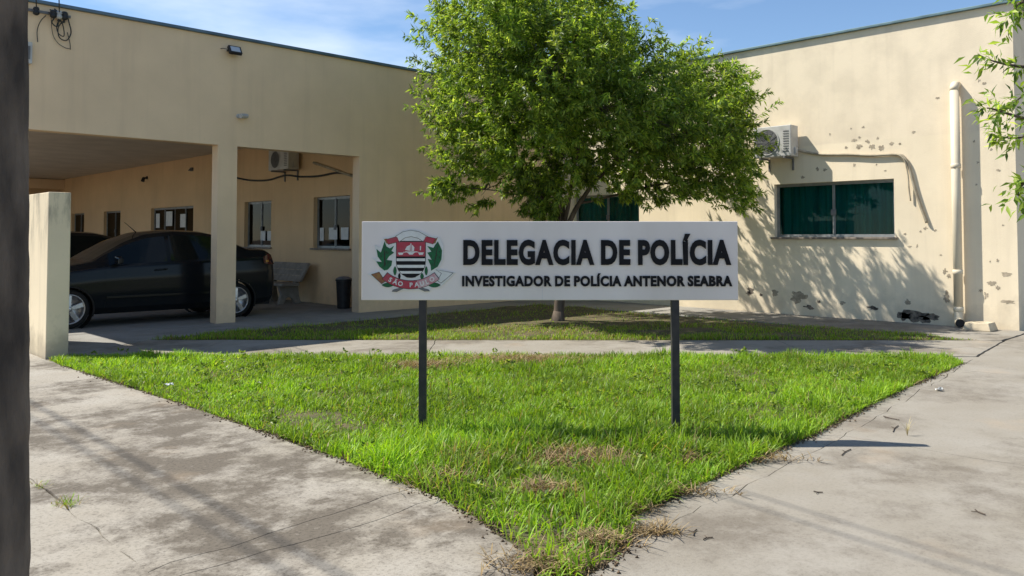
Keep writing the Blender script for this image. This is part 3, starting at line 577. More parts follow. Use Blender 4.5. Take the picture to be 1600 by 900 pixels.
MB().box(-.12, .10, -.10, 0, -.16, .16).build('case', M_white, mb_, bevel=.008); MB().box(-.09, .07, -.106, -.101, -.1, .1).build('cover', M_grey, mb_)

# ---------------------------------------------------------------- utility pole and overhead cables
PC = FW * 2.2 + RT * -1.474
pole = tag(empty('utility_pole', (PC.x, PC.y, 0)), 'dark weathered concrete utility pole cut by left photo edge', 'pole')
def pole_mesh():
    mb = MB(); n = 300
    for i in range(n + 1):
        z = -.3 + 9.3 * i / n; h = .120 - .0042 * z; c = .018; s = h - c
        for (x, y) in ((h, -s), (h, s), (s, h), (-s, h), (-h, s), (-h, -s), (-s, -h), (s, -h)):
            jv = mnoise.noise(Vector((x * 9, y * 9, z * 6))) * .02 + mnoise.noise(Vector((x * 30, y * 30, z * 28))) * .018; ln_ = RT * (-.0187 * (z - 1.36)); mb.v.append((x * (1 + jv) + ln_.x, y * (1 + jv) + ln_.y, z))
    for i in range(n): mb.f += [(i * 8 + j, i * 8 + (j + 1) % 8, (i + 1) * 8 + (j + 1) % 8, (i + 1) * 8 + j) for j in range(8)]
    mb.f += [tuple(range(7, -1, -1)), tuple(range(n * 8, n * 8 + 8))]; return mb
pole_mesh().build('shaft', M_pole, pole)
MB().box(-.9, .9, -.16, -.12, 8.2, 8.32).build('crossarm', M_pole, pole, bevel=.01)
for x in (-.7, .7): MB().lathe([(0, .16), (.03, .16), (.05, .1), (.035, .06), (.055, .03), (.03, 0), (0, 0)], (x, -.14, 8.32), (0, 0, 1), 12).build('insulator', M_black, pole, smooth=True)
def span(a, b, sag, r, label, group=None):
    a = Vector(a); b = Vector(b); P = [a.lerp(b, t) - Vector((0, 0, sag * 4 * t * (1 - t))) for t in np.linspace(0, 1, 25)]
    return tag(MB().tube(P, r, 6).build('overhead_cable', M_cable), label, 'cable', group)
for i, x in enumerate((-.19, .12)):
    span((PC.x - .05 + .1 * i, PC.y + .13, 7.6), (3.45 + x, YL - .10, 4.93), .25, .008, ['left', 'right'][i] + ' wire rising from the bracket at facade top', 'service wires')
for i, (x, z, r) in enumerate(((-.83, 7.1, .014), (-1.12, 7.4, .012))):
    span((x - .3, -30, z + .6), (x, 34, z + .4), .5, r, ('lower', 'higher')[i] + ' of two street cables overhead shading the driveway', 'street cables')
for i, (y, z) in enumerate(((6.05, 6.6), (6.5, 7.0))):
    span((-12, y + 1.2, z), (20, y - 3.2, z), .2, .016, 'cable high over the street corner shading right concrete', 'corner cables') if False else None

# ---------------------------------------------------------------- the sign
SG = tag(empty('sign_board', tuple(FW * 6.15), YAW - R(90)), 'white rectangular police station sign with state crest on two black posts', 'sign')
px0, px1, pz0, pz1 = -1.150, 1.728, 1.020, 1.622
MB().box(px0, px1, 0, .07, pz0, pz1).build('panel', M_signw, SG, bevel=.006)
for k, x in enumerate((px0 + (px1 - px0) * .48,)): MB().box(x - .0012, x + .0012, -.0008, .001, pz0 + .004, pz0 + .115).build('panel_seam', M_signe, SG)
for x in (-.683, 1.250): MB().box(x - .029, x + .029, .008, .066, -.25, pz0 - .001).build('post', M_post, SG, bevel=.004)
def glyph_mesh(ch, ext, off, shear=0.):
    cu = bpy.data.curves.new('glyph', 'FONT'); cu.body = ch; cu.size = 1; cu.extrude = ext; cu.offset = off; cu.resolution_u = 4
    ob = bpy.data.objects.new('glyph', cu); COL.objects.link(ob); dg = bpy.context.evaluated_depsgraph_get(); me = bpy.data.meshes.new_from_object(ob.evaluated_get(dg)); 
    bpy.data.objects.remove(ob); bpy.data.curves.remove(cu); return me
def line_glyphs(text, ext, off):
    res = []; 
    for i, c in enumerate(text):
        if c == ' ': continue
        pre = glyph_mesh(text[:i + 1], 0, off); xr = max(v.co.x for v in pre.vertices); bpy.data.meshes.remove(pre)
        me = glyph_mesh(c, ext, off); mr = max(v.co.x for v in me.vertices); res.append((c, me, xr - mr))
    return res
def letters(text, x0, x1, zb, cap, off, depth=.014, tracking=0.):
    gl = line_glyphs(text, .5, off); gl = [(c, me, x + tracking * i) for i, (c, me, x) in enumerate(gl)]
    lo = min(min(v.co.x for v in me.vertices) + x for c, me, x in gl); hi = max(max(v.co.x for v in me.vertices) + x for c, me, x in gl)
    flat = next(me for c, me, x in gl if c == 'E' or c == 'D'); ch = max(v.co.y for v in flat.vertices); cb = min(v.co.y for v in flat.vertices)
    sx = (x1 - x0) / (hi - lo); sz = cap / (ch - cb)
    for c, me, x in gl:
        for v in me.vertices: v.co = Vector((x0 + (v.co.x + x - lo) * sx, -.0004 - (v.co.z + .5) * depth, zb + (v.co.y - cb) * sz))
        me.flip_normals() if False else None
        o_ = link('letter', me, None, SG); me.materials.clear(); me.materials.append(M_letter)
letters('DELEGACIA DE POLÍCIA', -.372, 1.673, 1.289, .191, .048, tracking=.065)
letters('INVESTIGADOR DE POLÍCIA ANTENOR SEABRA', -.381, 1.681, 1.126, .080, .046, .010, tracking=.055)
# crest, drawn in crest units and set on the panel
def crest():
    K = .000762; cx, cz = -.772, 1.3165
    def T(p): return (cx + (p[0] - 530) * K, cz - (p[1] - 440) * K)
    def plate(name, poly, m, d0, d1, parent):
        o_ = MB().prism([(T(p)[0], T(p)[1]) for p in poly], 1, -d0, -d1).build(name, m, parent); return o_
    outl = [(95, 565), (215, 530), (255, 535), (205, 490), (165, 430), (140, 408), (190, 410), (175, 345), (165, 275), (215, 300), (250, 205), (345, 190), (385, 165), (450, 130), (530, 118), (610, 130), (690, 165), (725, 185), (815, 195), (855, 280), (855, 420), (820, 490), (790, 510), (975, 553), (850, 675), (825, 700), (740, 705), (715, 745), (640, 730), (530, 728), (430, 730), (345, 752), (340, 710), (240, 690), (220, 655)]
    cr_ = MB().prism([T(p) for p in outl], 1, -.0005, -.007).build('crest', M_ewhite, SG)
    P = lambda n, poly, m, lay=1: plate(n, poly, m, .0071 + .0012 * (lay - 1), .0080 + .0012 * lay - .0012 + .0009, cr_)
    def off(poly, g): return inset(poly, -g)
    arch = [(378, 190), (450, 145), (530, 130), (610, 145), (690, 190), (650, 238), (600, 205), (530, 190), (470, 202), (415, 240)]
    P('arch_outline', off(arch, 4), M_eline, 1); P('arch', arch, M_ewhite, 2)
    for poly in ([(283, 222), (392, 192), (410, 240), (303, 268)], [(655, 240), (676, 190), (775, 212), (750, 264)]):
        P('ribbon_outline', off(poly, 4), M_eline, 1); P('ribbon', poly, M_red, 2)
    P('ribbon_curl', [(258, 215), (290, 212), (305, 262), (285, 262)], M_ebrown, 1); P('ribbon_curl', [(800, 195), (775, 215), (752, 262), (775, 258)], M_ebrown, 1)
    hw = lambda y: 143 if y < 430 else 143 * max(0, 1 - ((y - 430) / 169) ** 2.3) ** .5
    ys = list(np.linspace(240, 520, 12)) + list(np.linspace(530, 598.8, 22)); sh = [(530 - hw(y), y) for y in ys] + [(530 + hw(y), y) for y in reversed(ys)]
    P('shield_outline', off([p for i, p in enumerate(sh)], 5) if False else [(530 - hw(y) - 6, y + (6 if y > 590 else 0) - (5 if y < 241 else 0)) for y in ys] + [(530 + hw(y) + 6, y + (6 if y > 590 else 0) - (5 if y < 241 else 0)) for y in reversed(ys)], M_eline, 1)
    def bandp(a, b):
        q = list(np.linspace(a, b, 14)); return [(530 - hw(y), y) for y in q] + [(530 + hw(y), y) for y in reversed(q)]
    P('chief', bandp(245, 390), M_red, 2)
    for a, b, m in ((392, 410, M_letter), (410, 437, M_ewhite), (437, 475, M_letter), (475, 504, M_ewhite), (504, 537, M_letter), (537, 562, M_ewhite), (562, 598, M_letter)): P('stripe', bandp(a, b), m, 2)
    for poly in ([(525, 262), (533, 258), (536, 350), (528, 350)], [(522, 275), (520, 335), (470, 325), (490, 290)], [(540, 270), (565, 300), (560, 335), (541, 338)], [(470, 340), (595, 340), (560, 358), (548, 372), (515, 372), (500, 356)], [(400, 352), (458, 352), (446, 374), (412, 376)], [(602, 350), (660, 350), (650, 374), (614, 376)], [(455, 345), (605, 343), (605, 349), (455, 351)], [(622, 285), (632, 288), (630, 330), (620, 326)]): P('ship_piece', poly, M_ewhite, 3)
    lb = [(265, 238), (285, 290), (318, 310), (360, 285), (335, 335), (362, 352), (312, 388), (288, 425), (342, 432), (336, 480), (300, 522), (265, 532), (215, 492), (183, 440), (238, 445), (198, 392), (184, 315), (228, 352), (246, 300)]
    rb = [(800, 240), (822, 285), (842, 330), (836, 420), (800, 492), (733, 534), (728, 482), (698, 415), (738, 424), (694, 352), (735, 342), (694, 286), (755, 305), (775, 270)]
    for q in (lb, rb): P('branch', q, M_green, 1)
    for sx_, pts_ in ((1, [(250, 330), (285, 345), (232, 385), (300, 355), (262, 410), (225, 455), (275, 465), (300, 450), (250, 490), (270, 300)]), (1, [(800, 290), (770, 320), (815, 345), (745, 330), (790, 375), (735, 385), (815, 400), (760, 430), (795, 450), (750, 480), (780, 410)])):
        for (a_, b_) in pts_: P('leaf_gap', [(a_ - 4, b_ + 9), (a_ + 1, b_ - 10), (a_ + 5, b_ - 8), (a_ + 1, b_ + 10)], M_eline, 2)
    for q in ([(262, 330), (270, 332), (276, 470), (262, 500)], [(790, 300), (798, 304), (770, 470), (760, 500)]): P('branch_stem', q, M_eline, 2)
    for (ax_, ay, ra, rb_, m) in ((371, 535, 15, 42, M_green), (684, 535, 14, 42, M_green), (415, 588, 11, 28, M_letter), (642, 590, 16, 30, M_green), (300, 676, 58, 20, M_green), (765, 676, 60, 22, M_green)):
        pl = [(ax_ + ra * math.cos(t) * (1 - .25 * abs(math.sin(t))), ay + rb_ * math.sin(t)) for t in np.linspace(0, 2 * math.pi, 14, endpoint=False)]; P('leaf', off(pl, 2.5), M_eline, 1); P('leaf', pl, m, 2)
    lt = [(138, 572), (212, 548), (272, 640), (238, 662)]; P('tail_outline', off(lt, 4), M_eline, 1); P('tail', lt, M_ebrown, 2)
    rtl = [(786, 525), (950, 556), (832, 655), (800, 632), (840, 560)]; P('tail_outline', off(rtl, 4), M_eline, 1); P('tail', rtl, M_ewhite, 2)
    C0 = (530, 250); 
    def arc(r, a): return (C0[0] + r * math.sin(a) * 1.0, C0[1] + r * math.cos(a))
    r0, r1 = 385, 463; A = R(37.5)
    def bnd(a0, a1, ra, rb_, n=14): return [arc(ra, a) for a in np.linspace(a0, a1, n)] + [arc(rb_, a) for a in np.linspace(a1, a0, n)]
    P('banner_outline', bnd(-A - .015, A + .015, r0 - 5, r1 + 5), M_eline, 2); P('banner', bnd(-A, .16, r0, r1), M_red, 3); P('banner_faded', bnd(.16, A, r0, r1), M_pink, 3)
    for i, c in enumerate('SÃO PAULO'):
        if c == ' ': continue
        a = -.50 + i * .128; me = glyph_mesh(c, .5, .03); bx = [v.co.x for v in me.vertices]; w_ = (min(bx) + max(bx)) / 2; s = 62
        p = arc((r0 + r1) / 2 + 22, a)
        for v in me.vertices:
            lx = (v.co.x - w_) * s; ly = -v.co.y * s; X = p[0] + lx * math.cos(a) + ly * math.sin(a); Y = p[1] - lx * math.sin(a) + ly * math.cos(a)
            q = T((X, Y)); v.co = Vector((q[0], -.0125 - (v.co.z + .5) * .0012, q[1]))
        link('banner_letter', me, None, cr_); me.materials.clear(); me.materials.append(M_ewhite)
    for q in ([(345, 738), (355, 725), (440, 702), (448, 712), (390, 742)], [(715, 735), (705, 722), (625, 702), (615, 712), (670, 738)]): P('stem', off(q, 3), M_eline, 1); P('stem', q, M_grey, 2)
crest()

# ---------------------------------------------------------------- cars in the carport
def make_car():
    car = empty('parked_car', (0, 0, 0))
    st = [(0., .34, .56, .62, .60, .50), (.06, .26, .66, .76, .74, .60), (.3, .22, .80, .91, .83, .66), (.8, .21, .90, 1.00, .865, .68), (1.22, .21, .955, 1.075, .875, .68), (1.42, .21, .975, 1.20, .88, .66), (1.75, .21, .99, 1.40, .885, .63), (2.1, .21, 1.00, 1.535, .885, .61), (2.6, .21, 1.02, 1.585, .885, .61), (3.1, .21, 1.04, 1.565, .885, .61), (3.45, .21, 1.055, 1.49, .88, .61), (3.85, .21, 1.07, 1.285, .875, .63), (3.98, .22, 1.075, 1.245, .87, .66), (4.26, .24, 1.08, 1.235, .85, .67), (4.38, .28, 1.02, 1.17, .82, .64), (4.43, .36, .80, .90, .76, .58)]
    S = np.array(st); xs = S[:, 0]; N = 110; q = np.linspace(0, 1, N); X = np.interp(q, np.linspace(0, 1, len(xs)), xs)
    def smooth(col):
        v = np.interp(X, xs, S[:, col]); k = np.array([1, 2, 3, 2, 1]) / 9; p = np.pad(v, 2, mode='edge'); return np.convolve(p, k, 'valid')
    zb, ze, zt, hw_, ht = (smooth(c) for c in range(1, 6))
    rows = []
    for i in range(N):
        h = hw_[i]; b = zb[i]; e = ze[i]; t = zt[i]; g = ht[i]; dz = t - e
        ctl = [(h * .88, b), (h * .975, b + .10), (h * .995, b + (e - b) * .45), (h, b + (e - b) * .72), (h * .975, e), (h * .955, e + dz * .06), (g + (h - g) * .22, t - dz * .16), (g * .93, t - dz * .045), (g * .5, t + .006), (0, t + .012)]
        C = np.array(ctl); tt = np.linspace(0, len(C) - 1, 46); rows.append(np.stack([np.full(46, X[i]), np.interp(tt, range(len(C)), C[:, 0]), np.interp(tt, range(len(C)), C[:, 1])], 1))
    G = np.array(rows)                            # N x 46 x 3 : x, half width, z
    kk = np.linspace(0, 9, 46)
    axF, axR, rw = .86, 3.64, .315
    groups = {}
    for i in range(N - 1):
        for k in range(45):
            c = (G[i, k] + G[i + 1, k + 1]) / 2; kc = (kk[k] + kk[k + 1]) / 2; x = c[0]
            tall = zt[i] - ze[i] > .16
            n_ = 'body'
            if kc < 4.2 and min(math.hypot(c[0] - axF, c[2] - .31), math.hypot(c[0] - axR, c[2] - .31)) < .355: n_ = None
            elif 5.0 < kc < 6.0 and tall and 1.45 < x < 2.40: n_ = 'front_side_window'
            elif 5.0 < kc < 6.0 and tall and 2.48 < x < 3.40: n_ = 'rear_side_window'
            elif kc > 6.9 and 1.27 < x < 2.02: n_ = 'windscreen'
            elif kc > 6.9 and 3.50 < x < 3.92: n_ = 'rear_window'
            elif 1.0 < kc < 4.9 and 1.38 < x < 2.42: n_ = 'front_door'
            elif 1.0 < kc < 4.9 and 2.45 < x < 3.36: n_ = 'rear_door'
            elif kc < 1.0 and n_: n_ = 'skirt'
            if n_: groups.setdefault(n_, []).append((i, k))
    mats = {'body': M_carp, 'front_door': M_carp, 'rear_door': M_carp, 'skirt': M_carp, 'front_side_window': M_carg, 'rear_side_window': M_carg, 'windscreen': M_carg, 'rear_window': M_carg}
    doors = []
    for n_, cells in groups.items():
        mids = n_ in ('windscreen', 'rear_window', 'body')
        for sides in (((-1, 1),) if mids else ((-1,), (1,))):
            mb = MB(); ix = {}
            pr = .004 if 'door' in n_ else 0
            def vid(i, k, s):
                if (i, k, s) not in ix:
                    p = G[i, k]; ix[(i, k, s)] = len(mb.v); mb.v.append((p[0], s * (p[1] + pr), p[2]))
                return ix[(i, k, s)]
            for (i, k) in cells:
                for s in sides:
                    f = (vid(i, k, s), vid(i + 1, k, s), vid(i + 1, k + 1, s), vid(i, k + 1, s)); mb.f.append(f if s < 0 else f[::-1])
            me = mb.mesh(n_); bm = bmesh.new(); bm.from_mesh(me); bmesh.ops.remove_doubles(bm, verts=bm.verts, dist=.0005); bm.to_mesh(me); bm.free()
            me.polygons.foreach_set('use_smooth', [True] * len(me.polygons)); nm = {'front_door': 'door', 'rear_door': 'door', 'front_side_window': 'side_window', 'rear_side_window': 'side_window'}.get(n_, n_)
            o_ = link(nm, me, mats[n_], car)
            if 'door' in n_: doors.append((o_, sides[0], 2.28 if 'front' in n_ else 3.24))
    for o_, s, x in doors: MB().tube([(x - .11, s * .876, .90), (x - .1, s * .912, .905), (x + .07, s * .912, .915), (x + .09, s * .876, .915)], .014, 8).build('handle', M_carp, o_, smooth=True)
    MB().box(.12, 4.38, -.68, .68, .20, .30).build('underbody', M_cart, car)
    for ax_ in (axF, axR):
        for s in (-1, 1):
            t_ = np.linspace(-.35, math.pi + .35, 24); MB().tube([(ax_ + .357 * math.cos(a), s * .868, .31 + .357 * math.sin(a)) for a in t_], .016, 6).build('wheel_arch', M_cart, car, smooth=True)
            MB().lathe([(.36, -.20), (.36, .0)], (ax_, s * .86, .31), (0, s, 0), 28).build('arch_liner', M_cart, car)
            wh = MB().lathe([(.20, -.19), (.27, -.195), (.305, -.18), (.315, -.14), (.315, -.05), (.305, -.01), (.275, .005), (.235, .0), (.225, -.02)], (ax_, s * .84, .315), (0, s, 0), 40).build('wheel', M_tyre, car, smooth=True)
            rm = MB().lathe([(.238, .0), (.232, .006), (.222, .0), (.215, -.05), (.20, -.10), (.05, -.10)], (ax_, s * .84, .315), (0, s, 0), 36).build('rim', M_rim, wh, smooth=True)
            for j in range(5):
                a = j * 2 * math.pi / 5 + .3; ca, sa = math.cos(a), math.sin(a)
                def pt(r_, l_, d_): return (ax_ + ca * r_ - sa * l_, s * (.84 + d_), .315 + sa * r_ + ca * l_)
                vs = [pt(.03, -.03, .0), pt(.03, .03, .0), pt(.225, .040, -.012), pt(.225, -.040, -.012), pt(.03, -.03, -.05), pt(.03, .03, -.05), pt(.225, .04, -.06), pt(.225, -.04, -.06)]
                MB().add(vs, [(0, 1, 2, 3), (7, 6, 5, 4), (0, 4, 5, 1), (1, 5, 6, 2), (2, 6, 7, 3), (3, 7, 4, 0)]).build('spoke', M_rim, wh, bevel=.006)
            MB().lathe([(.045, -.04), (.045, .006), (.03, .012), (0, .012)], (ax_, s * .84, .315), (0, s, 0), 20).build('hub_cap', M_rim, wh, smooth=True)
    for s in (-1, 1):
        mr = MB().add([(1.52, s * .87, 1.02), (1.60, s * .87, 1.02), (1.52, s * 1.06, 1.01), (1.60, s * 1.06, 1.03), (1.50, s * .90, 1.15), (1.60, s * .90, 1.15), (1.53, s * 1.06, 1.12), (1.60, s * 1.06, 1.13)], [(0, 1, 3, 2), (4, 6, 7, 5), (0, 2, 6, 4), (1, 5, 7, 3), (2, 3, 7, 6), (0, 4, 5, 1)]).build('wing_mirror', M_carp, car, bevel=.02)
        tl = MB().add([(4.16, s * .866, .98), (4.28, s * .850, .95), (4.415, s * .77, .95), (4.15, s * .86, 1.08), (4.26, s * .848, 1.16), (4.36, s * .74, 1.13)], [(0, 1, 4, 3), (1, 2, 5, 4)]); tl.v = [(x + .004, y + s * .012, z) for x, y, z in tl.v]; to = tl.build('tail_lamp', M_tail, car, smooth=True)
        MB().add([(4.20, s * .878, 1.0), (4.27, s * .866, .995), (4.26, s * .864, 1.03), (4.20, s * .876, 1.03)], [(0, 1, 2, 3)]).build('indicator', M_amber, to)
        hl = MB().add([(.10, s * .62, .60), (.36, s * .835, .66), (.10, s * .62, .74), (.42, s * .80, .83), (.06, s * .50, .70)], [(0, 1, 3, 2), (0, 2, 4)]); hl.v = [(x - .03, y + s * .014, z) for x, y, z in hl.v]; hl.build('headlamp', M_head, car)
        MB().box(1.40, 3.35, s * .886 - .006, s * .886 + .006, .46, .50).build('side_moulding', M_carp, car, bevel=.004)
    MB().tube([(2.15, 0, 1.545), (2.0, 0, 1.68), (1.95, 0, 1.72)], [.01, .004, .003], 6).build('antenna', M_cart, car)
    MB().box(4.428, 4.44, -.25, .25, .62, .74).build('number_plate', M_paper, car); MB().box(-.012, .0, -.25, .25, .42, .54).build('number_plate', M_paper, car)
    return car
car = make_car(); car.location = (3.16, 15.27, .0); car.scale = (1.025, 1.0, 1.03)
tag(car, 'black sedan with alloy wheels parked behind the carport column', 'car', 'cars in the carport')
car2 = copy_tree(car); car2.location = (2.85, 20.3, 0); car2['label'] = 'dark car half hidden behind the nearer black sedan'
# bench and bin
bn = tag(empty('bench', (9.28, 17.05, 0), R(-90)), 'grey concrete bench with backrest against carport wall', 'bench')
MB().box(-.75, .75, -.42, .0, .41, .47).build('seat', M_bench, bn, bevel=.012)
bk = MB().add([(-.78, -.02, .50), (.78, -.02, .50), (.78, .04, .50), (-.78, .04, .50), (-.80, .20, .92), (.80, .20, .92), (.80, .25, .90), (-.80, .25, .90)], [(0, 3, 2, 1), (4, 5, 6, 7), (0, 1, 5, 4), (1, 2, 6, 5), (2, 3, 7, 6), (3, 0, 4, 7)]).build('backrest', M_bench, bn, bevel=.012)
for i in range(2): MB().add([(-.7, .055 - .02 + i * .055, .625 + i * .13), (.7, .035 + i * .055, .625 + i * .13), (.7, .040 + i * .055, .64 + i * .13), (-.7, .040 + i * .055, .64 + i * .13)], [(0, 1, 2, 3)]).build('groove', M_chip, bk)
for x in (-.5, .5): MB().prism([(-.40, 0), (-.28, 0), (-.22, .12), (-.15, .16), (-.06, .12), (0, 0), (.16, 0), (.10, .2), (.08, .45), (.20, .84), (.14, .84), (-.0, .50), (-.02, .41), (-.40, .41), (-.33, .22)], 0, x - .05, x + .05).build('leg', M_bench, bn, bevel=.01)
tb = tag(empty('waste_bin', (9.36, 14.62, 0)), 'dark waste bin beside the right carport pillar', 'bin')
MB().lathe([(0, .01), (.13, .01), (.16, .58), (.175, .585), (.175, .61), (.15, .61), (.12, .04), (0, .04)], (0, 0, 0), (0, 0, 1), 24).build('bucket', M_black, tb, smooth=False)
MB().lathe([(.16, .612), (.17, .63), (.1, .67), (0, .68)], (0, 0, 0), (0, 0, 1), 24).build('lid', M_grey, tb)

# ---------------------------------------------------------------- trees
def limb(mb, P, r0, r1, n=8, wob=.04, seg=5):
    P = [Vector(p) for p in P]; out_ = []
    for i in range(len(P) - 1):
        p0, p1, p2, p3 = P[max(i - 1, 0)], P[i], P[i + 1], P[min(i + 2, len(P) - 1)]
        for k in range(seg):
            t = k / seg; q = .5 * ((2 * p1) + (p2 - p0) * t + (2 * p0 - 5 * p1 + 4 * p2 - p3) * t * t + (3 * p1 - p0 - 3 * p2 + p3) * t ** 3); out_.append(q + mnoise.noise_vector(q * 2.3) * wob * (1 if i or k else 0))
    out_.append(P[-1]); m_ = len(out_); mb.tube(out_, [r0 + (r1 - r0) * (i / (m_ - 1)) ** .8 for i in range(m_)], n); return out_
LEAFC = np.array([[.125, .205, .040], [.20, .29, .050], [.29, .385, .075], [.075, .13, .032], [.39, .46, .13]])
def leaves(name, tips, dirs, per, lsz, wsz, spread, m, parent, bright, droop=.35, seed=3):
    """long narrow leaves set along each twig; tips = twig roots, dirs = twig vectors"""
    rg = np.random.default_rng(seed); T = np.repeat(tips, per, 0); D = np.repeat(dirs, per, 0); n = len(T)
    t = rg.random(n) ** .8; base = T + D * t[:, None]
    dl = D / np.linalg.norm(D, axis=1, keepdims=True); rnd = rg.normal(0, 1, (n, 3)); rnd -= dl * (rnd * dl).sum(1, keepdims=True); rnd /= np.linalg.norm(rnd, axis=1, keepdims=True)
    a = dl * rg.uniform(.25, 1.0, (n, 1)) + rnd * spread; a[:, 2] -= droop * rg.uniform(.2, 1.6, n); a /= np.linalg.norm(a, axis=1, keepdims=True)
    sd = np.cross(a, rg.normal(0, 1, (n, 3)) * .6 + np.array([0, 0, 1.0])); sd /= np.linalg.norm(sd, axis=1, keepdims=True) + 1e-9; up = np.cross(sd, a)
    ln = lsz * rg.uniform(.6, 1.25, n); wd = wsz * rg.uniform(.7, 1.25, n); V = np.zeros((n, 6, 3))
    L_ = ln[:, None]; W_ = wd[:, None]
    V[:, 0] = base; V[:, 1] = base + a * L_ * .42 + sd * W_ * .5 + up * W_ * .18; V[:, 2] = base + a * L_ * .45; V[:, 3] = base + a * L_ * .42 - sd * W_ * .5 + up * W_ * .18
    V[:, 4] = base + a * L_ * .78 - up * L_ * .05; V[:, 5] = base + a * L_ - up * L_ * .14
    V[:, 4] += 0
    b = (np.arange(n) * 6)[:, None]; F = np.concatenate([b + np.array([[0, 1, 2, 2]])[:, :3], b + np.array([[0, 2, 3]]), b + np.array([[1, 5, 2]]), b + np.array([[2, 5, 3]])])
    ci = rg.choice(5, n, p=[.28, .3, .2, .14, .08]); c = LEAFC[ci] * np.repeat(bright, per)[:, None] * rg.uniform(.75, 1.25, (n, 1)); C = np.repeat(c[:, None], 6, 1)
    return np_mesh(name, V.reshape(-1, 3), [F], m, C.reshape(-1, 3), parent)
TB = Vector((10.68, 9.72, 0)); S = 14.42 / 1255
def tp(u, v, d=0.): return RT * ((u - 872) * S) + FW * d + Vector((0, 0, 1.5 + (371 - v) * S))     # survey marks on the tree, metres from its foot
tree = tag(empty('leafy_tree', tuple(TB)), 'large leafy green tree in front of the inner corner behind sign', 'tree')
# crown masses: survey mark, depth, radii (across, height, depth), share
BL = [(735, 60, .2, 1.05, 1.0, 1.0, 10), (755, 165, -.3, 1.15, .9, 1.1, 11), (850, 20, .0, 1.2, 1.1, 1.3, 13), (850, 120, -1.2, 1.3, 1.1, 1.0, 13), (925, 60, .3, .62, .8, 1.0, 6), (950, 150, -.8, 1.2, .9, 1.1, 11), (1030, 150, .2, 1.0, .85, 1.1, 9), (1100, 160, .3, .95, .85, 1.1, 9), (1130, 190, .2, .60, .80, .9, 6), (1070, 220, -.6, 1.15, .8, 1.1, 10), (770, 235, -.6, 1.0, .65, 1.0, 8), (860, 250, -.9, 1.2, .72, .9, 10), (960, 250, -.5, 1.2, .65, 1.1, 9), (1100, 270, .2, .9, .55, .9, 6), (842, 308, -.3, .45, .40, .5, 5), (705, 292, -.3, .32, .22, .4, 1.3), (765, 295, -.1, .5, .3, .5, 1.8), (1150, 305, .1, .35, .35, .4, 1.8), (1020, 290, .1, .8, .35, .8, 3.5),
      (770, 130, -2.0, .95, .9, .8, 7), (850, 160, -2.4, 1.1, .9, .8, 8), (800, 60, -1.9, .9, .8, .8, 6), (930, 200, -2.1, 1.0, .7, .8, 7), (1010, 210, -1.6, .9, .65, .8, 5), (890, 90, -1.9, .8, .8, .8, 5),
      (800, 60, 1.6, 1.4, 1.2, 1.1, 8), (930, 130, 1.8, 1.5, 1.2, 1.2, 9), (1060, 190, 1.7, 1.2, .9, 1.1, 7), (860, 210, 1.7, 1.6, 1.0, 1.1, 7), (830, -40, .2, .9, .6, 1.0, 6), (1155, 260, .4, .35, .4, .5, 1.6), (1075, 95, .5, .5, .4, .5, 1.5), (1130, 110, .5, .4, .35, .4, 1.2), (985, 60, .4, .35, .4, .4, 1.2)]
